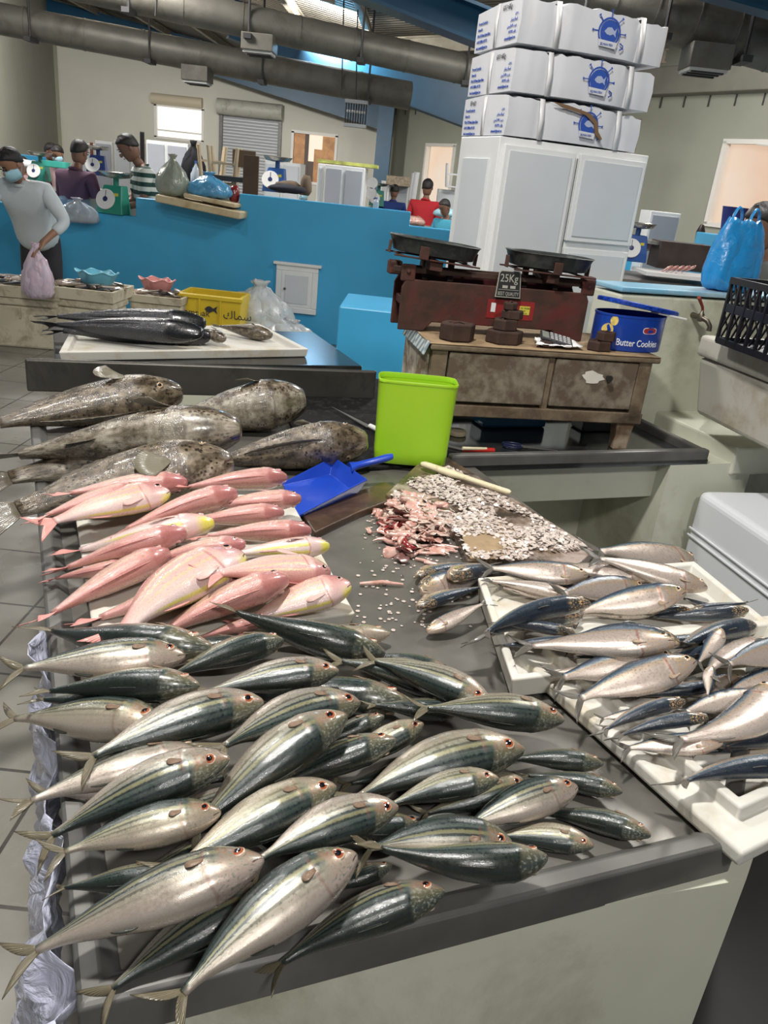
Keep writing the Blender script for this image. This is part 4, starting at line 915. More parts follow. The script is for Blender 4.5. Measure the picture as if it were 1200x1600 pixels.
# black crates on it
def crate(name,label,loc,rz,w,d,h,m,nx=7,nz=3,th=.006,cat='crate',group=None):
    t=thing(name,label,cat,loc,rz,group); b=MB()
    b.box((w/2,-d/2,.004),(w,d,.008)); b.build('crate_bottom',m,t)
    for (x0,y0,x1,y1) in ((0,0,0,-d),(0,-d,w,-d),(w,-d,w,0),(w,0,0,0)):
        L_=math.hypot(x1-x0,y1-y0); a=math.atan2(y1-y0,x1-x0); M_=Matrix.Translation((x0,y0,0))@Matrix.Rotation(a,4,'Z'); b=MB()
        b.box((L_/2,0,h-.012),(L_+.01,.016,.024),M=M_); b.box((L_/2,0,.012),(L_,.010,.024),M=M_); b.box((L_/2,0,h*.55),(L_,.008,.03),M=M_)
        for i in range(nx+1): b.box((L_*i/nx,0,h/2),(.010,.012,h-.01),M=M_)
        for i in range(nx*2): 
            b.box((L_*(i+.5)/nx/2,0,h*.3),(.005,.006,h*.42),M=M_,ry=.5); b.box((L_*(i+.5)/nx/2,0,h*.76),(.005,.006,h*.35),M=M_,ry=-.5)
        b.build('crate_side',m,t)
    return t
cb=aty(1118,540,3.1)
crate('plastic_crate','black openwork plastic crate on the stained cooler box',(cb.x,cb.y,topz+.002),GR-R(10),.6,.42,.245,mat('crate_black',(.010,.010,.012),.3))
t=crate('plastic_crate','upper black plastic crate with a yellow tag, at the right edge of the picture',(cb.x+.19,cb.y+.05,topz+.25),GR-R(10),.5,.36,.20,mat('crate_black'))
MB().box((.03,-.375,.05),(.05,.004,.03)).build('yellow_tag',mat('tag_yellow',(.5,.45,.05),.5),t)
# blue carrier bag on the partition
def bagshape(name,label,cat,loc,w,d,h,m,seed=1,handles=True,knot=False,rz=0,th=.0012,crum=1.0):
    t=thing(name,label,cat,loc,rz); r_=random.Random(seed); b=MB(); rings=[]; n=40
    prof_=[(.80,.0),(.98,.06),(1.04,.25),(.95,.5),(.80,.72),(.60,.85)] if handles else [(.7,0),(1,.12),(1.02,.35),(.78,.6),(.40,.78),(.12,.88)]
    ph=[r_.uniform(0,6) for _ in range(6)]
    for k,z_ in prof_:
        ring=[]
        for i in range(n):
            a=2*PI*i/n; w_=1+.05*math.sin(5*a+ph[0]+z_*4)+.045*math.sin(9*a+ph[1]-z_*6)+.03*math.sin(15*a+ph[2]+z_*9)
            dd=d*(1-.45*z_) if handles else d
            ring.append((w/2*k*w_*math.cos(a),dd/2*k*w_*math.sin(a),h*z_*(1+.02*math.sin(7*a+ph[3]))))
        rings.append(ring)
    if not handles:
        for z_,k in ((.93,.16),(1.0,.24)): rings.append([(w/2*k*(1+.25*math.sin(6*2*PI*i/n))*math.cos(2*PI*i/n),d/2*k*math.sin(2*PI*i/n),h*z_) for i in range(n)])
    b.loft(rings,cap=False); b.f.append(list(range(n))[::-1]); b.mi.append(0)
    o=b.build('bag_body',m,t,smooth=180,fix=False); sub(o,1); solid(o,th); cloud(o,w*.09*crum,w*.22)
    if handles:
        for sx in (-1,1):
            x=sx*w*.17; pts=[(x-w*.09,0,h*.78),(x-w*.08,0,h*.9),(x,0,h*1.02),(x+w*.09*0+w*.08,0,h*.92),(x+w*.10,0,h*.78)]
            b=MB(); b.loft([[(p[0],-w*.045,p[2]-.004),(p[0],w*.045,p[2]-.004),(p[0],w*.03,p[2]+.006),(p[0],-w*.03,p[2]+.006)] for p in pts]); o=b.build('handle',m,t,smooth=60); sub(o,1)
    return t
def plasticm(name,col,al=.9,rough=.22,tr=.0):
    n=NT(name); n.P(Base_Color=col,Roughness=rough,Alpha=al,Coat_Weight=.5,Subsurface_Weight=.2,Subsurface_Scale=.02); n.bump(n.noise(14,detail=5,dist=1.5),.7,.01); MC[name]=n.m; return n.m
s_=onp(1138,458,PW,.08)
bagshape('carrier_bag','bright blue plastic carrier bag standing on the partition wall','bag',PW@Vector((s_.x,.09,Hh+.012)),.29,.17,.36,plasticm('blue_bag_film',(.02,.27,.62),.93),2,rz=GR)
# white foam box low right
p0=at(1078,800,.50)
fb=mat('new_foam',(.70,.72,.75),.55,bump=.2,bs=150,bd=.0008)
c0=aty(1092,765,3.0); bt=aty(1062,905,3.0)
t=thing('foam_box','clean white foam box standing on end on the floor at the right','box',(c0.x,c0.y,0),GR+R(-8))
hh=c0.z
b=MB(); pr=[(0,0),(.55,0),(.55,-.62),(0,-.62)]
b.prism(pr[::-1],.0,hh,None); b.build('box_body',fb,t,bevel=.03,seg=4)
b=MB(); b.box((-.004,-.31,hh-.16),(.008,.60,.008)); b.box((-.004,-.31,hh-.19),(.008,.60,.008)); b.build('moulded_line',fb,t,bevel=.002)
b=MB(); b.box((.30,-.626,hh/2),(.50,.012,hh-.04)); b.box((.30,-.635,hh/2),(.40,.01,hh-.14)); b.build('rim',fb,t,bevel=.006)
# ------------------------------------------------------------------ tall white cabinet with three boxes
k0=aty(782,212,3.75); cab=thing('white_cabinet','tall white panelled cabinet standing behind the scale, three boxes on top','cabinet',(k0.x,k0.y,0),GR); Hc=k0.z; Wc=.775; Dc=.40
CBM=Matrix.Translation(cab.location)@Matrix.Rotation(GR,4,'Z')
b=MB(); b.box((Wc/2,Dc/2,Hc/2),(Wc,Dc,Hc)); b.build('cabinet_body',white_frame,cab,bevel=.004)
b=MB(); b.box((-.004,Dc/2,Hc/2-.02),(.010,Dc-.14,Hc-.14)); b.build('side_panel',white_alu,cab,bevel=.002)
xs=Wc*.50; zs=onp(940,384,CBM,0).z
for x0,x1,z0,z1 in ((.02,xs-.012,.10,Hc-.03),(xs+.012,Wc-.02,zs+.01,Hc-.03),(xs+.012,Wc-.02,.10,zs-.02)):
    b=MB(); b.box(((x0+x1)/2,-.012,(z0+z1)/2),(x1-x0,.022,z1-z0)); d=b.build('door',white_frame,cab,bevel=.003)
    b=MB(); b.box(((x0+x1)/2,-.026,(z0+z1)/2),(x1-x0-.045,.006,z1-z0-.045)); b.build('door_panel',white_alu,d,bevel=.001)
b=MB()
for x in (xs-.012,xs+.012): b.box((x,-.001,Hc/2),(.003,.004,Hc-.1))
b.build('door_gap',seal,cab)
b=MB(); b.tube([(-.006,.34,1.4),(-.014,.34,1.4)],.006,8); b.build('lock',seal,cab)
# cartons
boxm=mat('white_carton',(.70,.71,.74),.5,var=.03,vs=5,bump=.3,bs=9,bd=.01); boxin=mat('carton_brown',(.20,.12,.06),.8); strapm=mat('white_strap',(.80,.80,.80),.35)
inkm=mat('blue_ink',(.03,.09,.42),.6); pen=mat('black_marker',(.03,.03,.04),.6)
def carton(label,px,py,yoff,w,d,h,rz,idx,z0):
    s_=onp(px,py,CBM,yoff); M_=CBM@Matrix.Translation((s_.x,yoff,z0))@Matrix.Rotation(rz,4,'Z')
    t=thing('fish_carton',label,'box',group='white cartons on the cabinet'); t.matrix_world=M_; r_=random.Random(idx*7+1)
    n=26; rings=[]
    for i in range(n+1):
        u_=i/n; x=w*u_; bul=math.sin(PI*u_)
        pinch=-.014*sum(math.exp(-((u_-c)/.035)**2) for c in (.25,.82)); j=lambda:r_.uniform(-.006,.006)
        zt_=h+.012*bul+pinch*.9-.006*u_+j(); zb=0+.012*(1-bul)*0+j()*0+.004*bul; yf=-.010*bul-pinch*.8
        rings.append([(x,yf+.006,zb),(x,yf-.004+j(),h*.5+.02*bul*r_.uniform(-1,1)*.4),(x,yf+.003,zt_-.004),(x,.03,zt_),(x,d/2,zt_+.008),(x,d,zt_-.003),(x,d+.003,h*.5),(x,d,zb)])
    b=MB(); b.loft(rings); b.build('carton_body',boxm,t,smooth=28)
    b=MB(); b.box((w+.002,d/2,h/2),(.006,d-.01,h-.02)); b.build('cardboard_edge',boxin,t)
    for c in (.24,.82):
        x=w*c; b=MB(); b.loft([[(x-.012+q[3],q[0]*1.0,q[1]),(x+.012+q[3],q[0],q[1])] for q in ((-.007,-.002,0,.004),(-.014,h*.5,0,0),(-.006,h+.006,0,-.006),(d/2,h+.014,0,-.004),(d+.006,h+.004,0,0),(d+.008,h*.5,0,0),(d+.004,0,0,0))],cap=False,closed=False); o=b.build('strap',strapm,t,fix=False,smooth=60); solid(o,.002)
    b=MB(); b.loft([[(-.002+q[0],d*.50-.012,q[1]),(-.002+q[0],d*.50+.012,q[1])] for q in ((0,0),(-.004,h*.5),(0,h+.004),(w*.5,h+.016),(w+.006,h),(w+.008,0))],cap=False,closed=False); o=b.build('strap',strapm,t,fix=False,smooth=60); solid(o,.002)
    # left end print (reads from far end to near end)
    LM=Matrix.Translation((-.0035,d*.97,0))@Matrix.Rotation(-PI/2,4,'Z')@Matrix.Rotation(PI/2,4,'X')
    for i,s in enumerate(('Processed & packed by','Selman Fish','P.O.Box 1715 Al Mawanie, Kingdom of Bahrain','Tel +973 17 728980 Fax +973 17 728','Email: selmanfish@gmail.com')):
        text(s,t,LM@Matrix.Translation((.010,h*.66-.024*i,0)),.017,inkm,sx=.60 if i not in (2,3) else .42)
    for i,s in enumerate(('\u0628\u062d\u0631\u064a\u0646','\u0627\u0633\u0645\u0627\u0643 \u0633\u0644\u0645\u0627\u0646','\u0635.\u0628. \u0661\u0667\u0661\u0665 \u0627\u0644\u0628\u062d\u0631\u064a\u0646','\u0647\u0627\u062a\u0641: \u0661\u0667\u0667\u0662\u0668\u0669\u0668','selmanfish@gmail.com')):
        text(arabic(s) if i<4 else s,t,LM@Matrix.Translation((d*.92,h*.66-.022*i,0)),.016,inkm,align='RIGHT',sx=.7)
    text('6X1=6Kg' if idx<3 else 'FF=6Y',t,LM@Matrix.Translation((d*.58 if idx<3 else d*.12,h*.82,.001)),.028,pen,sx=.8)
    # round emblem of a ship's wheel with a fish
    cx=w*.58; cz=h*.56; R_=h*.34; b=MB(); EM=Matrix.Translation((cx,-.019,cz))@Matrix.Rotation(PI/2,4,'X')
    def disc(r0,r1,z_,n=28): b.loft([[(r*math.cos(2*PI*i/n),r*math.sin(2*PI*i/n),z_) for i in range(n)] for r in (r0,r1)],cap=False,M=EM)
    if idx<3 or True:
        disc(R_,R_*.86,0); disc(R_*.80,.001,0)
        for k in range(8):
            a=PI/2+k*PI/4
            if k in (3,4,5): continue
            c_,s2=math.cos(a),math.sin(a); b.box((R_*1.2*c_,R_*1.2*s2,0),(R_*.42,R_*.07,.0006),rz=a,M=EM); b.box((R_*1.45*c_,R_*1.45*s2,0),(R_*.10,R_*.18,.0006),rz=a,M=EM)
        b.tube([EM@Vector((R_*(1.1+.35*math.sin(q_)),-R_*(.6+.45*q_/3-.0),0)) for q_ in (0,1,2,3)],R_*.05,5)
    em=b.build('emblem',inkm,t,fix=False)
    b=MB(); pts=[(-.75,-.98),(.75,-1.06),(.85,-.62),(-.85,-.54)]; b.add([EM@Vector((x*R_,y*R_,.0012)) for x,y in pts],[(0,1,2,3)]); rb=b.build('ribbon',boxm,em,fix=False); solid(rb,.001)
    text('SELMAN FISH',rb,EM@Matrix.Translation((-R_*.68,-R_*.92,.003)),R_*.25,inkm,sx=.78)
    b=MB(); fb_=[(-.45,0),(-.2,.28),(.15,.32),(.42,.1),(.62,.34),(.55,-.05),(.62,-.3),(.36,-.12),(.1,-.22),(-.2,-.18)]; b.add([EM@Vector((x*R_,y*R_+.02*R_,.0012)) for x,y in fb_],[tuple(range(len(fb_)))]); o=b.build('emblem_fish',mat('pale_ink',(.42,.48,.66),.6),em,fix=False)
    return t
carton('lowest white fish carton on the cabinet, its front torn over the blue emblem',788,208,-.01,.685,.42,.150,R(1),3,Hc+.004)
carton('middle white fish carton of the three on the cabinet',797,148,-.015,.69,.44,.155,R(-1),2,Hc+.004+.168)
carton('topmost white fish carton of the three on the cabinet',806,80,-.02,.70,.44,.16,R(-2),1,Hc+.004+.168+.176)
t3=[x for x in COL.objects if x.get('label','').startswith('lowest white')][0]
b=MB(); tp_=[(.20,.150),(.27,.146),(.33,.137),(.39,.128),(.435,.10),(.45,.06),(.475,.035),(.468,.028),(.435,.05),(.42,.09),(.37,.118),(.31,.127),(.25,.134)]
b.prism(tp_[::-1],-.003,.003,Matrix.Translation((0,-.026,0))@Matrix.Rotation(PI/2,4,'X')); b.build('torn_edge',boxin,t3,label='torn brown cardboard edge')
# plastic bin bag hanging at the left of the steel table
n=NT('clear_film'); n.P(Base_Color=(.66,.68,.84),Roughness=.25,Alpha=.88,Coat_Weight=.6); n.bump(n.noise(18,detail=6,dist=2),1,.012)
b=MB(); n1,n2=26,40; vs=[]
for i in range(n1):
    for j in range(n2):
        u_,v_=i/(n1-1),j/(n2-1); px=lerp(50,-60,u_); 
        base_=A.lerp(G_,v_*.42-.03); off=Vector((-1,-.1,0))*(.012+.20*u_*(1-v_)**1.3*(1+.3*math.sin(v_*9))+.018*math.sin(v_*31+u_*4)); z=TZ-.03-.62*u_+.02*math.sin(v_*23)
        vs.append(base_+off+Vector((0,0,z-TZ)))
b.add(vs,[(i*n2+j,i*n2+j+1,(i+1)*n2+j+1,(i+1)*n2+j) for i in range(n1-1) for j in range(n2-1)])
o=b.build('plastic_sheet',n.m,smooth=180,fix=False); cloud(o,.08,.07); solid(o,.001); tag(o,'crumpled translucent plastic sheet hanging below the left rim of the steel table','plastic sheet')
# ------------------------------------------------------------------ counter with the black fish
q0=at(85,566,.78); q1=at(566,572,.78); ang=math.atan2((q1-q0).y,(q1-q0).x)
t=thing('display_counter','dark steel topped counter on a cream base behind the steel table, carrying the black fish','counter',(q0.x,q0.y,0),ang); Lc=(q1-q0).length; DCM=Matrix.Translation(t.location)@Matrix.Rotation(ang,4,'Z')
MB().box((Lc/2,.45,.765),(Lc,.9,.03)).build('counter_top',mat('dark_wet_steel',(.05,.05,.048),.2,.6,var=.4),t,bevel=.005)
MB().box((Lc/2,.45,.375),(Lc-.08,.82,.75)).build('masonry_base',cream,t)
TY=[at(92,556,.81),at(482,550,.81),at(405,510,.81),at(110,522,.81)]; 
o=foam_tray(flat(TY),.782,.045,.03,'foam_tray','white foam tray carrying the big black fish',floor_h=.02)
def simple_fish(kind,P0,P1,roll,bend,label,group,fat=1.0,sag=0,name=None):
    d=P0-P1; L=d.length; yaw=math.atan2(d.y,d.x); tw=1 if math.cos(yaw)>0 else -1
    f=Fish(kind,L,bend*tw,sag,roll*tw,fat); r_=thing(name or kind,label,'fish',group=group); mid=(P0+P1)/2
    r_.matrix_world=Matrix.Translation(mid)@Matrix.Rotation(yaw,4,'Z')@Matrix.Rotation(-math.asin(d.z/L),4,'Y'); fish_parts(f,r_,FM[kind]); return r_
simple_fish('cobia',at(322,505,.90),at(55,492,.88),70,.03,'black fish at the back of the three on the foam tray','black fish on the foam tray',.98,name='black_fish')
simple_fish('cobia',at(318,520,.91),at(58,505,.87),55,.03,'black fish in the middle of the three on the foam tray','black fish on the foam tray',.98,name='black_fish')
simple_fish('cobia',at(328,525,.85),at(62,515,.85),65,.04,'black fish at the front of the three on the foam tray','black fish on the foam tray',1.05,name='black_fish')
simple_fish('grouper',at(352,530,.85),at(300,512,.86),-110,0,'small white-bellied fish beside the heads of the black fish','small fish on the foam tray',1.1,name='pale_fish')
simple_fish('grouper',at(425,524,.845),at(332,508,.845),60,0,'small grey-brown fish lying at the right of the black fish','small fish on the foam tray',1.0,name='grey_fish')
# low blue block
q_=aty(530,478,4.75); t=MB(); t.box((.45,.3,q_.z/2),(.9,.6,q_.z)); o=t.build('blue_block',bluep,bevel=.01); o.location=(q_.x,q_.y,0); tag(o,'low blue painted masonry block between the display counter and the wooden table','wall')
# ------------------------------------------------------------------ the hall
def st(name,b,m,bevel=0,**k):
    o=b.build(name,m,bevel=bevel,**k); o['kind']='structure'; return o
n=NT('floor_tiles'); x=n.co('Object'); br=n.n.new('ShaderNodeTexBrick'); n.l.new(x,br.inputs[0]); br.inputs['Scale'].default_value=1; br.offset=0; br.inputs['Brick Width'].default_value=.45; br.inputs['Row Height'].default_value=.45; br.inputs['Mortar Size'].default_value=.006
for k,c in (('Color1',(.235,.225,.195,1)),('Color2',(.205,.195,.17,1)),('Mortar',(.05,.045,.04,1))): br.inputs[k].default_value=c
c_=n.mix(n.ramp(n.noise(2.5,detail=8,rough=.7),[(.45,0),(.75,.7)]),br.outputs[0],(.16,.145,.12)); n.P(Base_Color=c_,Roughness=n.rng(n.noise(3),.35,.7,.15,.5))
st('added_shade_slab',MB().box((0,0,.004),(2.6,2.6,.008)),mat('shaded_concrete',(.035,.033,.030),.5,var=.3,vs=3)).location=(1.72,1.35,0)  # dark slab added on the floor; shade beside the base put into its colour
fl=st('floor',MB().box((2,14,-.05),(34,42,.1)),n.m); fl.rotation_euler=(0,0,0)
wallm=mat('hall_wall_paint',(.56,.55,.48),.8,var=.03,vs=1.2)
YB=31.0
def holewall(name,P0,P1,z0,z1,holes,m,th=.2):
    """wall from P0 to P1 with rectangular openings (s0,s1,za,zb)"""
    d=(P1-P0); L=d.length; a=math.atan2(d.y,d.x); M_=Matrix.Translation((P0.x,P0.y,0))@Matrix.Rotation(a,4,'Z'); b=MB()
    xs=sorted(set([0,L]+[h[0] for h in holes]+[h[1] for h in holes]))
    for x0,x1 in zip(xs,xs[1:]):
        hs=[h for h in holes if h[0]<=x0+1e-6 and h[1]>=x1-1e-6]
        if not hs: b.box(((x0+x1)/2,th/2,(z0+z1)/2),(x1-x0,th,z1-z0),M=M_)
        else:
            h=hs[0]; b.box(((x0+x1)/2,th/2,(z0+h[2])/2),(x1-x0,th,h[2]-z0),M=M_); b.box(((x0+x1)/2,th/2,(h[3]+z1)/2),(x1-x0,th,z1-h[3]),M=M_)
    st(name,b,m); return M_
def hole(M_,x0,y0,x1,y1):
    a=onp(x0,y0,M_,0); c=onp(x1,y1,M_,0); return (min(a.x,c.x),max(a.x,c.x),min(a.z,c.z),max(a.z,c.z))
PL=aty(92,200,YB); PR=aty(612,200,YB); M_=Matrix.Translation((PL.x,PL.y,0))
h1=hole(M_,243,163,317,222); h2=hole(M_,458,205,521,290); h3=hole(M_,349,172,430,330)
holewall('wall_back',Vector((PL.x,PL.y,0)),Vector((PR.x,PR.y,0)),0,9.2,[h1,h2,h3],wallm)
frm=mat('window_frame_paint',(.72,.70,.66),.5)
def window(name,M_,h,mg,div=0,fr=.09,kind='structure'):
    t=bpy.data.objects.new(name,None); COL.objects.link(t); t['kind']='structure'; cx,cz=(h[0]+h[1])/2,(h[2]+h[3])/2; w_,hh_=h[1]-h[0],h[3]-h[2]; b=MB()
    for c_,d_ in (((cx,.02,h[2]),(w_+fr,.16,fr)),((cx,.02,h[3]),(w_+fr,.16,fr)),((h[0],.02,cz),(fr,.16,hh_)),((h[1],.02,cz),(fr,.16,hh_))): b.box(c_,d_,M=M_)
    for k in range(div): b.box((cx,.05,h[2]+.25*(k+1)),(w_,.06,.05),M=M_)
    b.build('window_frame',frm,t); b=MB(); b.box((cx,.15,cz),(w_,.02,hh_),M=M_); b.build('pane',mg,t); return t
def glow(name,col,s,col2=None,vs=1):
    if name in MC: return MC[name]
    n=NT(name); c=col if col2 is None else n.ramp(n.noise(vs,detail=3),[(.35,col),(.65,col2)]); n.P(Base_Color=(.1,.1,.1),Emission_Color=c,Emission_Strength=s); MC[name]=n.m; return n.m
window('window_1',M_,h1,glow('daylight_pane',(1,.93,.84),1.25),1)
window('window_2',M_,h2,glow('warm_pane',(1,.78,.60),.95))
# boarding inside the second window
wb=mat('varnished_board',(.60,.29,.09),.5,col2=(.40,.17,.05),vs=4); wd=mat('dark_board',(.10,.07,.055),.6)
for i,(a,c,z_,m,l) in enumerate(((0,.28,0,wb,'leftmost orange wooden board nailed in the boarded window'),(.26,.37,0,wd,'dark board beside the leftmost orange one in the boarded window'),(.50,.72,-.34,wb,'orange board right of the gap in the boarded window'),(.68,.98,-.04,wb,'rightmost orange wooden board in the boarded window'),(.36,.55,-.62,wd,'short dark board under the gap in the boarded window'))):
    x0=lerp(h2[0],h2[1],a); x1=lerp(h2[0],h2[1],c); H_=(h2[3]-h2[2]); zt_=h2[3]+z_*H_*.9
    o=MB().box(((x0+x1)/2,.06+.012*i,(h2[2]+zt_)/2),(x1-x0,.02,zt_-h2[2]),M=M_).build('window_board',m); tag(o,l,'board','boards in the boarded window')
# roller shutter
n=NT('shutter_slats'); sz=n.sep(n.co('Object'))[2]; s=n.math('SINE',n.math('MULTIPLY',sz,62)); n.P(Base_Color=n.ramp(s,[(0,(.36,.38,.40)),(.5,(.62,.63,.64))]),Roughness=.4,Metallic=.2); n.bump(s,.6,.02)
t=bpy.data.objects.new('door_1',None); COL.objects.link(t); t['kind']='structure'
MB().box(((h3[0]+h3[1])/2,.05,(h3[2]+h3[3])/2),(h3[1]-h3[0],.04,h3[3]-h3[2]),M=M_).build('shutter_curtain',n.m,t)
b=MB(); b.tube([M_@Vector((h3[0]-.15,-.25,h3[3]+.1)),M_@Vector((h3[1]+.15,-.25,h3[3]+.1))],.26,20); b.build('shutter_roll',mat('shutter_roll',(.42,.41,.36),.5,dirt=(.2,.19,.16),ds=3),t,smooth=50)
b=MB(); b.box((h3[0]-.06,-.06,(h3[2]+h3[3])/2),(.12,.12,h3[3]-h3[2]),M=M_); b.box((h3[1]+.06,-.06,(h3[2]+h3[3])/2),(.12,.12,h3[3]-h3[2]),M=M_); b.build('shutter_rail',steel_edge,t)
b=MB(); b.tube([M_@Vector((h1[0]-.1,-.12,h1[3]+.18)),M_@Vector((h1[1]+.0,-.12,h1[3]+.18))],.17,16); o=b.build('trim_1',mat('cream_roll',(.52,.46,.34),.6),smooth=50); o['kind']='structure'
# left wall (comes towards the viewer), corner column
L0=Vector((PL.x,PL.y,0)); L1=aty(-40,200,17); L1.z=0
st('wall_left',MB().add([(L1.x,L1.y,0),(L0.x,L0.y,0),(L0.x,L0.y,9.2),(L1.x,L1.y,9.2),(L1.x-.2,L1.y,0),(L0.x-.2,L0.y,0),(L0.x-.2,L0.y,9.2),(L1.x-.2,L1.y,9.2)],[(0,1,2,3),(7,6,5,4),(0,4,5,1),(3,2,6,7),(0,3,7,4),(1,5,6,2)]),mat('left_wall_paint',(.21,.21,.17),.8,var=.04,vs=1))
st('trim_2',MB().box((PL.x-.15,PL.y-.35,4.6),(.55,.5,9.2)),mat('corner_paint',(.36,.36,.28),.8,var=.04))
# right wall, slanted
RA=Vector((PR.x-.05,YB,0)); q1=aty(1330,300,16); RB=Vector((q1.x,16,0)); a=math.atan2((RB-RA).y,(RB-RA).x); RM=Matrix.Translation(RA)@Matrix.Rotation(a,4,'Z')
hr1=hole(RM,668,226,703,300); hr2=hole(RM,1136,221,1215,352)
hr1=(hr1[0],hr1[1],onp(690,330,RM,0).z,hr1[3]); hr2=(onp(1120,285,RM,0).x,hr2[1]+1.0,onp(1105,350,RM,0).z,onp(1136,221,RM,0).z)
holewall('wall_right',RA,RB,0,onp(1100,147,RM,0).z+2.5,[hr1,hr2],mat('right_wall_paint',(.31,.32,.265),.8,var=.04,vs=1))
window('window_3',RM,hr1,glow('peach_pane',(1,.72,.50),.75,(1,.84,.68),.6)); window('window_4',RM,hr2,glow('peach_pane2',(.95,.62,.42),.70,(1,.80,.62),.5))
o=MB().tube([RM@Vector((hr2[0]+.8,-.05,hr2[2]+1.6)),RM@Vector((hr2[0]+1.6,-.05,hr2[2]+1.55))],.03,6).build('trim_3',frm); o['kind']='structure'
ztw=onp(1100,147,RM,0).z
b=MB(); LR=(RB-RA).length; b.box((LR/2,-.15,ztw+.25),(LR,.5,.55),M=RM); st('trim_4',b,mat('gutter_grey',(.20,.195,.165),.7,var=.1,vs=2),.03)
b=MB()
for i in range(26): b.box((LR*(i+.5)/26,-.03,ztw-.14),(.02,.03,.22),M=RM)
st('trim_5',b,mat('hook_dark',(.05,.05,.05),.6))
# ceiling: pitched corrugated sheet
n=NT('corrugated_roof'); c3=n.sep(n.co('Object')); s=n.math('SINE',n.math('MULTIPLY',c3[1],30)); nz=n.noise(1.2,detail=4); n.P(Base_Color=n.mix(n.rng(s,-1,1),(.07,.063,.052),(.27,.245,.20)),Roughness=.6,Metallic=.2); n.bump(s,1,.05)
XR=PR.x; ZR=aty(600,158,YB).z; SL=(aty(110,6,YB).z-ZR)/(XR-aty(110,6,YB).x)

def ceilz(x): return ZR+(XR-x)*SL if x<XR else ZR+.15+(x-XR)*.13
b=MB()
for x0,x1 in ((-16,XR),(XR,20)):
    z0,z1=ceilz(x0),ceilz(x1-1e-6) if x1==XR else ceilz(x1)
    if x0==XR: z0=ZR
    b.add([(x0,-7,z0),(x1,-7,z1),(x1,33,z1),(x0,33,z0),(x0,-7,z0+.08),(x1,-7,z1+.08),(x1,33,z1+.08),(x0,33,z0+.08)],[(3,2,1,0),(4,5,6,7),(0,1,5,4),(1,2,6,5),(2,3,7,6),(3,0,4,7)])
ce=st('ceiling',b,n.m)
# steel rafters, column, ducts, purlins (hung things of the roof)
def ibeam(name,P0,P1,h0,h1,m,label,w=.22,cat='beam'):
    d=(P1-P0); L=d.length; ax=d.normalized(); sd=Vector((0,0,1)).cross(ax); sd=sd.normalized() if sd.length>.05 else Vector((1,0,0)); up=ax.cross(sd); b=MB()
    def bar(z0a,z1a,z0b,z1b,w_):
        v=[P0+sd*(-w_/2)+up*z0a,P0+sd*(w_/2)+up*z0a,P0+sd*(w_/2)+up*z1a,P0+sd*(-w_/2)+up*z1a]; u_=[P1+sd*(-w_/2)+up*z0b,P1+sd*(w_/2)+up*z0b,P1+sd*(w_/2)+up*z1b,P1+sd*(-w_/2)+up*z1b]
        c=(P0+P1)/2; b.add([x-c for x in v+u_],[(0,1,2,3),(7,6,5,4),(0,4,5,1),(1,5,6,2),(2,6,7,3),(3,7,4,0)])
    bar(-h0/2,h0/2,-h1/2,h1/2,.03); bar(-h0/2-.03,-h0/2,-h1/2-.03,-h1/2,w); bar(h0/2,h0/2+.03,h1/2,h1/2+.03,w)
    o=b.build(name,m); o.location=(P0+P1)/2
    if cat=='structure': o['kind']='structure'
    else: tag(o,label,cat)
    return o
bs=mat('blue_steel',(.007,.062,.125),.45,var=.1,vs=3)
ibeam('steel_rafter',aty(60,12,29.5),aty(600,172,29.5),.55,1.15,bs,'blue steel rafter coming down to the blue column in the middle')
ibeam('steel_rafter',aty(360,30,15),aty(745,168,17),.5,.75,bs,'blue steel rafter that vanishes behind the stacked cartons')
ibeam('steel_rafter',aty(560,-32,8.2),aty(790,58,9.3),.24,.28,bs,'broad blue steel rafter at the top beside the upper carton')
ibeam('steel_rafter',aty(1100,-45,8),aty(1330,20,8.2),.3,.3,bs,'blue steel rafter in the upper right corner')
q_=aty(602,200,29); ibeam('steel_column',Vector((q_.x,29,0)),Vector((q_.x,29,q_.z+.8)),.55,.55,bs,'blue steel column standing against the far wall',.5,'column')
ductm=mat('dusty_duct',(.17,.16,.135),.5,.35,var=.15,vs=2.5,dirt=(.09,.08,.06),ds=1.2,bump=.3,bs=6,bd=.02)
def duct(label,p0,p1,r,dif=None):
    t=thing('air_duct',label,'duct',tuple((p0+p1)/2)); c=(p0+p1)/2; b=MB(); N=8; b.tube([lerp(p0,p1,i/N)-c for i in range(N+1)],r,20); b.build('duct_pipe',ductm,t,smooth=50)
    for i in range(1,N): MB().tube([lerp(p0,p1,i/N)-c,lerp(p0,p1,i/N+.004)-c],r*1.03,20).build('seam_ring',ductm,t,smooth=50)
    for k in (.15,.4,.65,.9):
        p=lerp(p0,p1,k)-c; b=MB(); b.tube([p+Vector((0,-r*1.02,-r*.8)),p+Vector((0,-r*1.02,3.0))],.018,6); b.box(p+Vector((0,-r*.9,-r)),(.10,.3,.06)); b.build('hanger',seal,t)
    for k in (dif or []):
        p=lerp(p0,p1,k)-c; b=MB(); b.box(p+Vector((0,-.1,-r*1.2)),(.42,.4,r*1.0)); d_=b.build('diffuser_box',ductm,t,bevel=.01)
        b=MB(); b.box(p+Vector((0,-.1,-r*1.72)),(.38,.34,.05))
        d2=b.build('diffuser_grille',mat('grille',(.55,.55,.52),.5),d_)
        b=MB()
        for i in range(3): b.box(p+Vector((0,-.24+.14*i,-r*1.72-.03)),(.32,.05,.02))
        b.build('grille_slot',seal,d_)
    return t
duct('lower air duct crossing the hall on the left',aty(-60,18,13.5),aty(640,150,15),.22,[.50])
duct('upper air duct crossing from the left behind the cartons',aty(90,-32,11.5),aty(790,122,13.0),.20,[.42])
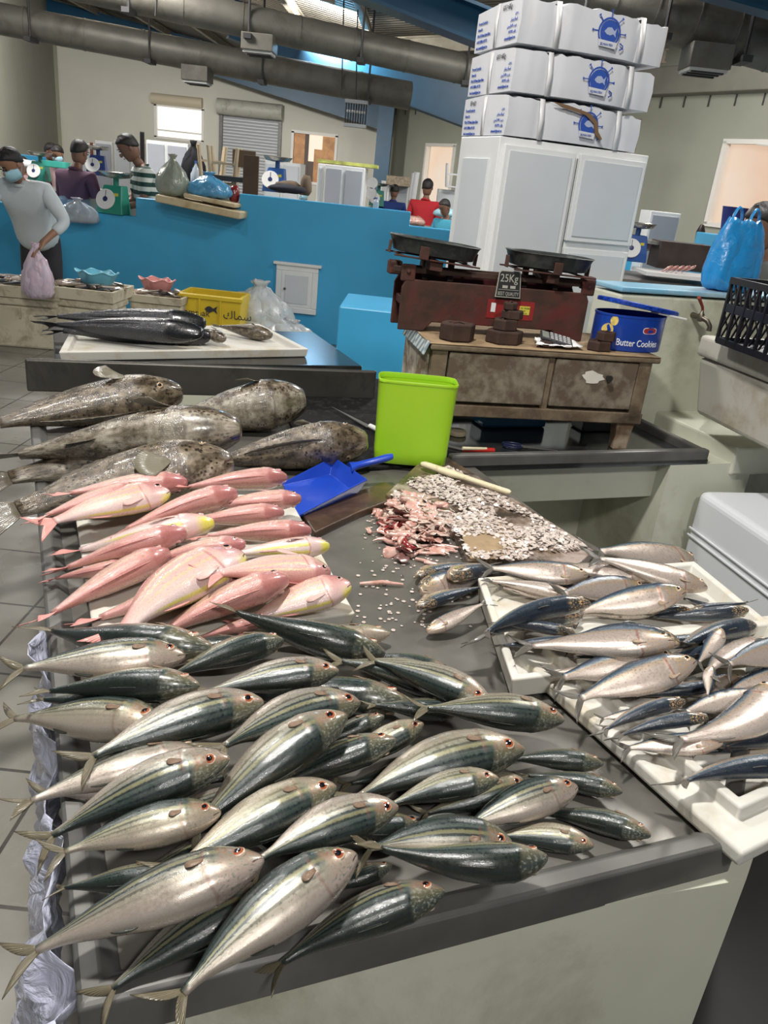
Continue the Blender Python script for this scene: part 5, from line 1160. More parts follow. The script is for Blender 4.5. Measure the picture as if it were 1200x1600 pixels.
duct('air duct above and right of the cartons',aty(840,-28,9.5),aty(1330,108,9.2),.22,[.55])
pm=mat('purlin_steel',(.30,.27,.21),.6,.3,var=.2)
for x,l in ((-11,'outermost left'),(-8.6,'second from the left'),(-6.4,'third from the left'),(-4.4,'fourth from the left'),(-2.6,'left of the middle'),(-1.2,'just left of the lowest valley'),(1.6,'just right of the lowest valley'),(3.4,'above the cartons'),(5.4,'right of the cartons'),(7.6,'farthest right')):
    ibeam('roof_purlin',Vector((x,5.5,ceilz(x)-.12)),Vector((x,30.8,ceilz(x)-.12)),.12,.12,pm,'grey steel purlin running lengthwise under the corrugated roof, '+l,.10)
for Y_,l in ((12.5,'nearest the viewer'),(17.5,'middle one'),(20.5,'farthest one')):
    ibeam('roof_brace',Vector((XR+.3,Y_,ceilz(XR+.3)-.35)),Vector((11,Y_,ceilz(11)-.35)),.22,.22,pm,'grey steel cross brace under the right roof slope, '+l,.12)
    ibeam('roof_brace',Vector((-13,Y_+.8,ceilz(-13)-.25)),Vector((XR-.3,Y_+.8,ceilz(XR-.3)-.25)),.12,.12,pm,'grey steel cross brace under the left roof slope, '+l,.08)
for i,(px,p0y,p1y,Y_,l) in enumerate(((560,-30,160,14,'thin hanging rod over the small lamp cage'),(538,-30,140,14.5,'thin hanging rod left of the small lamp cage'),(247,-30,25,11,'thin hanging rod on the upper duct at the left'))):
    a_,b_=aty(px,p0y,Y_),aty(px-4,p1y,Y_); o=MB().tube([a_,b_],.012,6).build('hanging_rod',seal); tag(o,l,'rod')
# insect lamp
q_=aty(556,178,14); t=thing('insect_lamp','small caged insect lamp hanging below the ducts near the blue column','lamp',tuple(q_))
b=MB(); b.box((0,0,.17),(.36,.16,.05)); b.box((0,0,-.17),(.36,.16,.05)); b.build('housing',mat('lamp_grey',(.45,.46,.47),.4,.4),t)
b=MB()
for i in range(9): b.tube([(-.16+.04*i,-.07,-.16),(-.16+.04*i,-.07,.16)],.006,5); b.tube([(-.16+.04*i,.07,-.16),(-.16+.04*i,.07,.16)],.006,5)
b.build('cage',seal,t)
b=MB(); b.tube([(-.15,0,.03),(.15,0,.03)],.02,8); b.build('tube_lamp',whitep,t)
# ------------------------------------------------------------------ blue stall wall
YW=8.6
def bw(x,y): return aty(x,y,YW)
zA=bw(180,335).z; zB=bw(300,318).z; zC=bw(500,316).z; zD=bw(670,356).z
xa=bw(-60,400).x; xb=bw(212,335).x; xc=bw(374,320).x; xd=bw(641,340).x; xe=bw(860,350).x
bm_=MB(); bm_.prism([(xa,0),(xe,0),(xe,zD),(xd,zD),(xd,zC),(xc,zC),(xc,zB),(xb,zB),(xb,zA),(xa,zA)],-.14,0,Matrix.Translation((0,YW,0))@Matrix.Rotation(PI/2,4,'X'))
o=bm_.build('stall_wall',bluep,bevel=.01); tag(o,'long bright blue painted stall wall with stepped top in the middle distance','wall')
# access hatch
a=bw(433,411); c=bw(494,492); t=thing('access_hatch','small white framed access door in the blue stall wall','hatch',((a.x+c.x)/2,YW,(a.z+c.z)/2)); w_=c.x-a.x; h_=a.z-c.z
b=MB(); 
for c_,d_ in (((0,-.02,h_/2-.03),(w_,.04,.06)),((0,-.02,-h_/2+.03),(w_,.04,.06)),((-w_/2+.03,-.018,0),(.06,.036,h_-.121)),((w_/2-.03,-.018,0),(.06,.036,h_-.121))): b.box(c_,d_)
b.box((0,-.03,h_/2+.01),(w_+.06,.07,.03)); b.build('hatch_frame',white_frame,t,bevel=.006)
d=MB().box((0,-.025,0),(w_-.12,.03,h_-.12)).build('hatch_door',white_frame,t,bevel=.004)
MB().box((0,-.042,0),(w_-.20,.012,h_-.20)).build('hatch_panel',white_alu,d,bevel=.003); MB().ball((-w_/2+.10,-.055,0),.014,8).build('knob',steel_edge,d)
# ------------------------------------------------------------------ foam boxes and fish by the blue wall
GF='small fish heaped in the foam trays by the blue wall'
proto={}
for kd,nm in (('sardine','sardine'),):
    f=Fish(kd,.26,.03,0,95,1.25); f.cache=f.body(18,12); r_=thing('small_fish','','fish'); fish_parts(f,r_,FM[kd],fins=False,both=False,q=.5); proto=r_
protoused=[False]
def tiny(loc,rz,label,pitch=0):
    if not protoused[0]: r_=proto; protoused[0]=True
    else: r_=copy_tree(proto)
    r_.location=loc; r_.rotation_euler=(0,pitch,rz); r_['label']=label; r_['group']=GF; return r_
def boxstack(px0,px1,ytop,Y,d,labs,hb,ht,n,rz=0,lean=0,seed=1):
    """a foam box on the floor with a shallow foam tray of small fish on top; ytop: picture row of the tray's front rim"""
    a=aty(px0,ytop,Y); c=aty(px1,ytop+(px1-px0)*.1,Y); w_=(c-a).length; z_=(a.z+c.z)/2-ht; ang=math.atan2(c.y-a.y,c.x-a.x)+rz
    t=thing('foam_box',labs[0],'box',(a.x+.04,a.y,0),ang); z_=max(z_,.2)
    b=MB(); b.prism([(0,0),(w_-.08,0),(w_-.08,d-.1),(0,d-.1)],0,z_-.07); b.build('box_body',foam_old,t,bevel=.02)
    MB().box(((w_-.08)/2,(d-.1)/2,z_-.035),(w_-.05,d-.07,.066)).build('lid',foam_old,t,bevel=.015)
    for s in (-1,1): MB().box(((w_-.08)/2+s*.10,-.01,z_-.13),(.014,.03,.09)).build('handle_rib',foam_old,t,bevel=.004)
    e=Matrix.Translation((a.x,a.y,0))@Matrix.Rotation(ang,4,'Z'); P=[e@Vector(v) for v in ((0,-.04,0),(w_,-.04,0),(w_,d,0),(0,d,0))]
    o=foam_tray([(p.x,p.y) for p in P],z_,ht,.03,'foam_tray',labs[1],m=foam_old)
    r_=random.Random(seed)
    for i in range(n):
        u_,v_=r_.uniform(.14,.86),r_.uniform(.15,.85); p=e@Vector((u_*w_,v_*d,0)); hgt=.035*(1-abs(2*u_-1))+.01*(i%4)
        tiny((p.x,p.y,z_+ht*.62+hgt),r_.choice([0,PI])+r_.uniform(-.7,.7)+ang,labs[2],r_.uniform(-.2,.2))
    return e,w_,z_,ht
boxstack(-75,88,438,6.9,.55,('stained foam box on the floor under the tray the man reaches into','foam tray of small fish that the man in the white shirt reaches into','small silvery fish in the leftmost foam tray'),.4,.10,34,rz=.12,seed=2)
e2,w2,z2,h2_=boxstack(68,180,445,7.0,.5,('stained foam box with handle under the tray with the blue basket','foam tray of small fish with the light blue basket on it','small silvery fish in the tray with the light blue basket'),.4,.10,34,seed=3)
e3,w3,z3,h3_=boxstack(199,286,458,7.5,.4,('foam box under the tray with the pink basket','foam tray of small fish with the pink basket on it','small silvery fish in the tray with the pink basket'),.4,.07,22,seed=4)
def basket(label,loc,m,w=.30,rz=0):
    t=thing('plastic_basket',label,'basket',loc,rz); b=MB(); n=48
    def rg(k,z_): return [(w/2*k*(1+.10*math.cos(4*2*PI*i/n))*math.cos(2*PI*i/n),w*.32*k*(1+.10*math.cos(4*2*PI*i/n))*math.sin(2*PI*i/n),z_+.012*math.cos(6*2*PI*i/n)*(z_>.05)) for i in range(n)]
    b.loft([rg(.55,0),rg(.7,.01),rg(.95,.10),rg(1.0,.105)],cap=False); b.f.append(list(range(n))[::-1]); b.mi.append(0); o=b.build('basket_body',m,t,fix=False,smooth=60); solid(o,.003)
    pts=[Vector(p) for p in rg(1.0,.105)]; b=MB(); b.tube(pts+[pts[0]],.007,6,cap=False); b.build('rim',m,t,smooth=60); return t
p=e2@Vector((w2*.62,.22,z2+h2_+.02)); basket('light blue scalloped plastic basket standing among small fish',tuple(p),mat('pale_blue_plastic',(.22,.62,.78),.35,alpha=.85),.36)
p=e3@Vector((w3*.42,.20,z3+h3_+.02)); basket('pink scalloped plastic basket on the rightmost foam tray',tuple(p),mat('pink_plastic',(.80,.36,.34),.35,alpha=.9),.32)
# second old box left of the stack
o=MB().box((0,0,.22),(.5,.45,.44)).build('foam_box',foam_old,bevel=.02); q_=at(55,515,0); o.location=(q_.x+.08,q_.y+.25,0); tag(o,'stained foam box with curved side standing between the two heaped trays','box')
# yellow crate
a=aty(278,456,7.7); c=aty(378,462,7.7); w_=c.x-a.x; t=thing('yellow_crate','yellow plastic fish crate with black fish emblem by the blue wall','crate',(a.x,7.7,0)); ye=mat('yellow_plastic',(.72,.52,.03),.4,var=.08,vs=4); hy=a.z
b=MB(); b.loft([[(.03,0,0),(w_-.03,0,0),(w_-.03,.4,0),(.03,.4,0)],[(0,-.02,hy),(w_,-.02,hy),(w_,.42,hy),(0,.42,hy)],[(.03,.02,hy),(w_-.03,.02,hy),(w_-.03,.38,hy),(.03,.38,hy)],[(.05,.03,.02),(w_-.05,.03,.02),(w_-.05,.37,.02),(.05,.37,.02)]]); b.build('crate_body',ye,t,bevel=.008)
b=MB(); b.box((w_/2,-.025,hy-.02),(w_+.03,.03,.035)); b.box((w_*.35,-.02,hy/2),(.02,.03,hy)); b.box((w_*.68,-.02,hy/2),(.02,.03,hy)); b.build('rib',ye,t,bevel=.004)
FMx=lambda x,z_:Matrix.Translation((x,-.022,z_))@Matrix.Rotation(PI/2,4,'X')
text('sammak',t,FMx(w_*.06,hy-.20),.085,pen); text(arabic('\u0633\u0645\u0627\u0643'),t,FMx(w_*.72,hy-.20),.11,pen)
b=MB(); b.add([FMx(w_*.50,hy-.13)@Vector((x*.09,y*.075,.002)) for x,y in ((-.5,0),(-.2,.35),(.1,.4),(.45,.15),(.9,.5),(.75,0),(.9,-.5),(.45,-.15),(.1,-.4),(-.2,-.35))],[tuple(range(10))]); b.build('fish_emblem',pen,t,fix=False)
# heap of white bags
wf=plasticm('white_film',(.66,.70,.72),.85)
for i,(px,py,w_,h_,l) in enumerate(((405,515,.42,.28,'white plastic bag at the left of the heap by the access door'),(450,520,.50,.30,'large white plastic bag in the middle of the heap by the access door'),(478,518,.34,.26,'white plastic bag at the right of the heap under the access door'),(420,490,.45,.45,'translucent white bag lying on top of the heap by the access door'))):
    q_=at(px,py,0) if i<3 else at(430,510,0)+Vector((0,.2,.12)); bagshape('plastic_bag',l,'bag',(q_.x,min(q_.y,8.25)-(.1 if i<3 else .0),q_.z),w_*1.55,w_*.9,h_*1.15,wf,10+i,handles=False,crum=2.4)
# ------------------------------------------------------------------ people
hairm=mat('dark_hair',(.012,.010,.010),.55,bump=.6,bs=120,bd=.004); maskm=mat('surgical_mask',(.36,.62,.72),.7,var=.05); skinm=[mat('skin_tan',(.30,.16,.10),.5,sss=.1),mat('skin_brown',(.19,.095,.06),.5,sss=.1)]
def skinmesh(nodes,edges,m,name,parent,subl=1,root=0):
    me=bpy.data.meshes.new(name); me.from_pydata([n_[0] for n_ in nodes],edges,[]); me.materials.append(m); o=bpy.data.objects.new(name,me); link(o,parent)
    md=o.modifiers.new('skin','SKIN'); md.use_smooth_shade=True
    for i,n_ in enumerate(nodes):
        r_=n_[1]; v=me.skin_vertices[0].data[i]; v.radius=(r_,r_) if not isinstance(r_,tuple) else r_; v.use_root=(i==root)
    s_=o.modifiers.new('sub','SUBSURF'); s_.levels=subl+1; s_.render_levels=subl+1
    return o
def person(label,loc,rz,cloth,trouser,skin=0,lean=0.0,arms='down',mask=False,headyaw=0.0,headpitch=.25,h=1.70,stripe=None,long=False,fat=1.0,held=None,lower=True,bald=False):
    """standing figure facing local -y; lean bends the trunk forward"""
    t=thing('person',label,'person',loc,rz); S=h/1.70; Mx=Matrix.Scale(S,4); sk=skinm[skin]
    hip=Vector((0,0,.93)); 
    def up(d,x=0,y=0): # along the leaning trunk
        return hip+Vector((x,-math.sin(lean)*d-math.cos(lean)*y*-1*0+y*math.cos(lean),math.cos(lean)*d+y*math.sin(lean)))
    chest=up(.32); neck=up(.53); hp=up(.60)+Vector((0,-.03,.0)); hc=neck+Vector((0,-math.sin(lean+headpitch)*.16-.01,math.cos(lean*.8+headpitch)*.17))
    sh=[up(.46,-.19),up(.46,.19)]
    D={'down':[(-.26,.02,.20),(-.27,-.02,-.04)],'work':[(-.27,-.04,.18),(-.17,-.26,.08)],'reach':[(-.24,-.20,.20),(-.20,-.42,.02)],'phone':[(-.26,-.05,.18),(-.10,-.25,.22)]}
    el=[];wr=[]
    modes=arms if isinstance(arms,(tuple,list)) else (arms,arms)
    for k in (0,1):
        sg=-1 if k==0 else 1; md=modes[k]
        if isinstance(md,dict): e_=Vector(md['e']); w_=Vector(md['w'])
        else:
            (ex,ey,ez),(wx,wy,wz)=D[md]; b_=sh[k]
            e_=b_+Vector((sg*.06,ey,-.27)); 
            if md=='down': w_=e_+Vector((sg*.01,-.05,-.24))
            elif md=='work': w_=e_+Vector((-sg*.06,-.22,-.06))
            elif md=='reach': e_=b_+Vector((sg*.04,-.10,-.26)); w_=e_+Vector((-sg*.02,-.14,-.20))
            else: w_=e_+Vector((-sg*.10,-.17,.06))
        el.append(e_); wr.append(w_)
    # one continuous body: trunk, neck, limbs, hands with fingers
    N=[];Ed=[]
    def add(p,r_,pr=None):
        N.append((tuple(Mx@Vector(p)),r_*S if not isinstance(r_,tuple) else (r_[0]*S,r_[1]*S))); 
        if pr is not None: Ed.append((pr,len(N)-1))
        return len(N)-1
    r0=add(hip,(.14*fat,.10*fat)); a=add(up(.16),(.13*fat,.10*fat),r0); a=add(chest,(.13,.09),a); ct=add(up(.44),(.105,.065),a); nk=add(neck,.05,ct); nk2=add(lerp(neck,hc,.55),.05,nk)
    for k in (0,1):
        s1=add(sh[k],.055,ct); e1_=add(el[k],.040,s1); w1=add(wr[k],.026,e1_); fd=(wr[k]-el[k]).normalized(); side=fd.cross(Vector((0,0,1))); side=side.normalized() if side.length>.1 else Vector((1,0,0))
        pm_=add(wr[k]+fd*.05,(.036,.018),w1)
        for q_ in (-1.5,-.5,.5,1.5):
            b1=add(wr[k]+fd*.09+side*q_*.019,.010,pm_); ln=.065-.006*abs(q_); b2=add(wr[k]+fd*(.09+ln*.6)+side*q_*.021+Vector((0,0,-.01)),.0085,b1); add(wr[k]+fd*(.09+ln)+side*q_*.021+Vector((0,0,-.025)),.007,b2)
        th=add(wr[k]+fd*.045+side*.04*(-1 if k else 1),.011,w1); add(wr[k]+fd*.085+side*.055*(-1 if k else 1),.009,th)
        if lower:
            l1=add(Vector(((-.09 if k==0 else .09),0,.86)),.09,r0); l2=add(Vector(((-.10 if k==0 else .10),-.01,.48)),.062,l1); l3=add(Vector(((-.10 if k==0 else .10),.02,.09)),.042,l2); add(Vector(((-.11 if k==0 else .11),-.13,.035)),(.042,.03),l3)
    skinmesh(N,Ed,sk,'body',t)
    # head with face
    HM=Mx@Matrix.Translation(hc)@Matrix.Rotation(headyaw,4,'Z')@Matrix.Rotation(-(headpitch+lean*.7),4,'X').inverted()
    hd=MB(); prof_=[(.030,-.118),(.052,-.105),(.064,-.075),(.072,-.035),(.076,.01),(.077,.05),(.068,.085),(.045,.110),(.012,.120)]; rings=[]
    for r_,z_ in prof_:
        ring=[]
        for i in range(24):
            a=2*PI*i/24; x=r_*math.cos(a); y=r_*1.22*math.sin(a)+(.008 if z_<-.05 else .012)
            f_=math.sin(a)
            if f_<-.6:
                y-= .010*(z_<-.08) + (.004 if -.05<z_<0 else 0)-(.006 if .0<z_<.04 and abs(math.cos(a))>.25 else 0)
            ring.append((x,y,z_))
        rings.append(ring)
    hd.loft(rings,M=HM); hd.ball((0,-.092,-.022),(.013,.018,.024),8,M=HM)
    for s in (-1,1): hd.ball((s*.078,.012,-.008),(.010,.020,.030),8,M=HM)
    o=hd.build('head',sk,t,smooth=180); sub(o,1)
    ey=MB()
    for s in (-1,1): ey.ball((s*.030,-.082,.012),(.011,.006,.006),8,M=HM); ey.box((s*.030,-.086,.034),(.030,.008,.006),M=HM)
    ey.build('eyes_and_brows',hairm,t)
    if not mask: MB().ball((0,-.083,-.062),(.024,.006,.006),8,M=HM).build('mouth',mat('lips',(.25,.09,.07),.5),t,smooth=180)
    if not bald:
        hb=MB(); rings=[]; hz=[p[1] for p in prof_]; hr=[p[0] for p in prof_]
        for k in range(7):
            ring=[]
            for i in range(28):
                a=2*PI*i/28; f_=(math.sin(a)+1)/2; f_=f_*f_*(3-2*f_); z0=.078-.140*f_-(.02*math.exp(-((f_-.5)/.12)**2)); z_=z0+(.131-z0)*math.sin(k/6*PI/2)
                r_=float(np.interp(min(z_,.118),hz,hr))+.010 if k<6 else .012
                ring.append((r_*math.cos(a),r_*1.22*math.sin(a)+.014,z_+.004*math.sin(i*2.4+k)))
            rings.append(ring)
        hb.loft(rings,M=HM); sub(hb.build('hair',hairm,t,smooth=180),1)
    if mask:
        mk=MB(); rings=[]
        for z_,w_,y_ in ((-.004,.80,-.090),(-.03,.98,-.104),(-.065,.98,-.102),(-.105,.70,-.078)):
            rings.append([(.074*w_*math.sin(a),.012+(y_-.012)*math.cos(a)**.8 if math.cos(a)>0 else .012,z_) for a in [(-1+2*i/12)*PI/2*.92 for i in range(13)]])
        mk.loft(rings,cap=False,closed=False,M=HM); o=mk.build('face_mask',maskm,t,smooth=180,fix=False); solid(o,.003)
        b=MB(); 
        for s in (-1,1): b.tube([HM@Vector((s*.072,-.01,-.02)),HM@Vector((s*.082,.02,.005)),HM@Vector((s*.084,.03,-.02)),HM@Vector((s*.072,-.01,-.07))],.0015,5)
        b.build('mask_loop',maskm,t)
    # shirt
    N=[];Ed=[]; r0=add(Vector((0,.0,.78)),(.185*fat,.145*fat)); a=add(up(.12),(.175*fat,.135*fat),r0); a=add(chest,(.19*fat,.14),a); ct=add(up(.45),(.15,.105),a); add(lerp(up(.45),neck,.75),.062,ct)
    for k in (0,1):
        s1=add(sh[k]*1.0,.078,ct); e_=lerp(sh[k],el[k],1.0 if long else .80); e1_=add(e_,.060 if not long else .056,s1)
        if long: add(lerp(el[k],wr[k],.55),.046,e1_)
    skinmesh(N,Ed,cloth,'shirt',t)
    b=MB(); b.tube([Mx@(neck+Vector((.062*math.cos(a),.062*math.sin(a)+.012,-.012-.02*math.sin(-a)))) for a in [2*PI*i/16 for i in range(17)]],.014*S,6); b.build('collar',cloth,t,smooth=60)
    if lower:
        N=[];Ed=[]; r00=add(Vector((0,0,1.0)),(.13*fat,.10*fat)); r0=add(Vector((0,0,.90)),(.135*fat,.11*fat),r00)
        for k in (0,1):
            x=-.10 if k==0 else .10; l1=add(Vector((x*.9,0,.84)),.105,r0); l2=add(Vector((x,-.01,.48)),.082,l1); add(Vector((x,.02,.10)),.066,l2)
        skinmesh(N,Ed,trouser,'trousers',t)
        for x in (-.11,.11):
            b=MB(); b.ball((x,-.06,.035),(.05,.135,.045),10,M=Mx); b.build('shoe',black_pl,t,smooth=180)
    return t,[Mx@w_ for w_ in wr]
def ppl(px,py,Y,h,*a,**k):                # py: picture row of the top of the upright figure's head
    p=aty(px,py,Y); return person(a[0],(p.x,Y,0),*a[1:],h=h,**k)
def shirt(name,c,**k): return mat(name,c,.8,var=.06,vs=5,bump=.3,bs=9,bd=.01,**k)
n=NT('striped_polo'); s=n.math('SINE',n.math('MULTIPLY',n.sep(n.co('Object'))[2],70)); n.P(Base_Color=n.mix(n.rng(s,-.05,.05),(.012,.05,.04),(.60,.62,.56)),Roughness=.8); stripe_m=n.m
dk=shirt('charcoal_cloth',(.025,.025,.03))
# man reaching into the left tray
t,wr=person('man in a white shirt and blue face mask bending over the left fish tray',(aty(46,300,7.2).x,7.35,0),R(0),shirt('white_shirt',(.56,.62,.64)),dk,0,lean=.62,arms=({'e':(-.30,-.50,1.02),'w':(-.22,-.66,.78)},{'e':(.36,-.30,1.08),'w':(.24,-.48,.92)}),mask=True,headyaw=R(-25),headpitch=.25,h=1.74,long=True,fat=1.12)
b=MB(); b.box((0,-.32,1.30),(.01,.01,.01)); 
w=t.matrix_world if False else None
loc=Vector(t.location)+wr[1]
lil=plasticm('lilac_film',(.60,.48,.56),1.0,.35)
bg_=bagshape('carrier_bag','thin lilac plastic bag held by the man in the white shirt','bag',(loc.x-.04,loc.y-.07,loc.z-.46),.27,.15,.46,lil,5,handles=False,crum=2.0)
# people behind the blue wall
G0='behind the blue wall'
ppl(110,240,9.1,1.74,'man in a purple shirt seen from behind, left of the green scale',R(160),shirt('purple_shirt',(.10,.045,.085)),dk,1,lean=.15,arms='work',headpitch=.2,long=True)
ppl(240,234,9.2,1.88,'man in a green and white striped polo looking down',R(-62),stripe_m,dk,1,fat=1.15,lean=.25,arms='work',headpitch=.45)
ppl(70,226,12.6,1.68,'man in a dark navy polo far left, facing right',R(75),shirt('navy_shirt',(.012,.02,.05)),dk,1,lean=.1,arms='work',headpitch=.2)
ppl(98,228,12.4,1.68,'man in red and white with a mask next to the navy polo',R(-10),shirt('red_shirt_b',(.45,.30,.30)),dk,0,lean=.1,arms='work',mask=True,headpitch=.45)
ppl(37,250,13.0,1.45,'person with a blue face mask low behind the far left wall',R(10),shirt('pink_shirt',(.55,.35,.38)),dk,0,mask=True,arms='down')
ppl(482,285,12.8,1.50,'masked man in a white shirt sitting between the far white cabinets',R(-20),shirt('light_shirt',(.58,.58,.56)),dk,0,lean=.15,arms='work',mask=True,headpitch=.35)
ppl(616,288,15.0,1.62,'man in a blue shirt seen from behind near the blue column',R(175),shirt('royal_shirt',(.025,.06,.26)),dk,1,lean=.15,arms='work')
ppl(668,285,13.2,1.74,'man in a red polo standing with his back turned',R(168),shirt('red_polo',(.42,.012,.02)),shirt('navy_trousers',(.01,.012,.03)),1,lean=.03,arms='down',headpitch=.15)
ppl(705,308,11.8,1.52,'bearded man in turquoise looking at his phone beside the man in red',R(-40),shirt('teal_shirt',(.05,.30,.42)),dk,1,lean=.1,arms='phone',headpitch=.4)
ppl(1268,292,4.9,1.78,'dark-haired person cut off by the right edge of the picture',R(-80),shirt('olive_shirt',(.12,.12,.11)),dk,1,lean=.25,arms='work',headpitch=.3)
# ------------------------------------------------------------------ things on and behind the blue wall
def cab2(name,label,px0,px1,ytop,Y,d=.6,side=0,seams=(),m=white_alu,z0=0,cat='cabinet',horiz=(),rz=0):
    a=aty(px0,ytop,Y); c=aty(px1,ytop,Y); w_=c.x-a.x; H_=a.z; t=thing(name,label,cat,(a.x,Y,z0),rz); H_-=z0
    MB().box((w_/2,d/2,H_/2),(w_,d,H_)).build('cabinet_body',white_frame,t,bevel=.01)
    xs=[0]+[w_*s for s in seams]+[w_]
    for x0,x1 in zip(xs,xs[1:]):
        zz=[.05]+[H_*h_ for h_ in horiz]+[H_-.03]
        for z0_,z1_ in zip(zz,zz[1:]): MB().box(((x0+x1)/2,-.012,(z0_+z1_)/2),(x1-x0-.05,.02,z1_-z0_-.03)).build('door',m,t,bevel=.004)
    return t
grey=mat('grey_panel',(.40,.42,.46),.4,var=.03); 
cab2('white_cabinet','pair of low grey cabinets right behind the man in the striped polo',228,294,218,12.5,seams=(.48,),m=grey)
cab2('white_cabinet','white cabinet far left behind the man in purple',118,148,222,15.5,m=grey); cab2('white_cabinet','bright white cabinet standing between two grey ones at the left',128,147,226,15.2,d=.3)
cab2('white_cabinet','grey cabinet left of the tall white one on the far left',148,175,219,15.0,m=grey); cab2('white_cabinet','tall white cabinet left of the striped polo man',178,213,219,14.5,seams=(.75,))
cab2('white_cabinet','white cabinet behind the blue dial scale',414,470,250,13.5,seams=(.5,),horiz=(.55,)); cab2('white_cabinet','large grey cabinet of three doors right of the masked sitting man',508,571,256,10.6,seams=(.48,),m=grey,horiz=(.6,),d=.7)
cab2('white_cabinet','narrow white cabinet left end of the large grey one',497,508,255,10.7,d=.6)
cab2('white_cabinet','white cabinet behind the man in blue',596,607,282,16.5,d=.4); cab2('white_cabinet','white cabinet behind the man in red under the pale chair',685,725,295,14.0)
cab2('white_cabinet','white fridge with grey doors on the far right stall',1018,1066,329,10.5,m=grey,horiz=(.5,),d=.5,z0=.9)
cab2('white_cabinet','small grey cabinet behind the leaning brown board',607,640,284,16.4,m=grey)
# far counters behind the wall
def slab(name,label,px0,px1,y0,Y,d,h,m,cat='counter'):
    a=aty(px0,y0,Y); c=aty(px1,y0,Y); o=MB().box(((c.x-a.x)/2,d/2,-h/2),(c.x-a.x,d,h)).build(name,m,bevel=.01); o.location=(a.x,Y,a.z); return tag(o,label,cat)
slab('stall_counter','low blue stall wall at the far left behind the man in the white shirt',5,78,238,14.8,.2,1.6,bluep,'wall')
slab('stall_counter','steel counter hidden behind the middle of the blue wall, carrying rags and boards',275,500,306,9.05,2.2,1.3,mat('far_steel',(.20,.19,.18),.4,.4))
slab('stall_counter','far left steel counter carrying the scales and the turquoise tub',30,160,292,10.2,1.9,1.3,mat('far_steel'))
slab('stall_counter','blue wall holding the navy tub at the far right',1125,1330,368,8.2,.7,1.5,bluep,'wall')
slab('stall_counter','far counter with the small blue scale by the column',570,640,325,14.3,1.6,.08,mat('far_steel'))
slab('stall_counter','blue far stall wall behind the bags on the cutting board',290,640,318,11.5,.2,1.3,bluep,'wall')
slab('stall_counter','far stall counter with fish in front of the man in red',640,735,350,12.9,.6,.9,mat('far_steel',(.20,.19,.18),.4,.4))
slab('stall_counter','blue stall wall at the far right behind the blue bag',960,1170,372,10.9,.2,1.2,bluep,'wall')
slab('stall_counter','far right stall counter with steel top and cream base',960,1160,432,7.3,.9,.08,mat('far_steel'))
slab('stall_counter','cream base of the far right stall counter',962,1150,440,7.35,.8,.95,cream,'counter')
# wooden board with bags
def boardbg(label,x0,x1,y,Y,d,th,m=mat('pale_board',(.56,.47,.30),.7,dirt=(.40,.30,.16),ds=5)):
    a=aty(x0,y,Y); c=aty(x1,y,Y); n_=16; o=MB(); pts=[(0,0),((c.x-a.x),-.02),((c.x-a.x)+.02,d),(.1,d+.02),(-.02,d*.5)]; o.prism(pts,0,th); o=o.build('cutting_board',m,bevel=.012); o.location=(a.x,Y,a.z); o.rotation_euler=(0,R(5.5),0); return tag(o,label,'board')
boardbg('long pale cutting board lying on the step of the blue wall',242,376,315,8.32,.40,.07); boardbg('smaller pale board on top of the long one, under the blue bag',286,368,308,8.38,.33,.04)
q_=aty(268,306,8.5); bagshape('plastic_bag','tied greyish green plastic bag on the long pale board','bag',(q_.x,8.55,aty(268,308,8.5).z),.34,.28,.40,plasticm('sage_film',(.30,.33,.27),.95),21,handles=False)
q_=aty(322,306,8.5); bagshape('plastic_bag','crumpled bright blue plastic bag on the smaller pale board','bag',(q_.x,8.6,aty(322,309,8.5).z),.46,.34,.24,plasticm('azure_film',(.10,.35,.60),.95),22,handles=False)
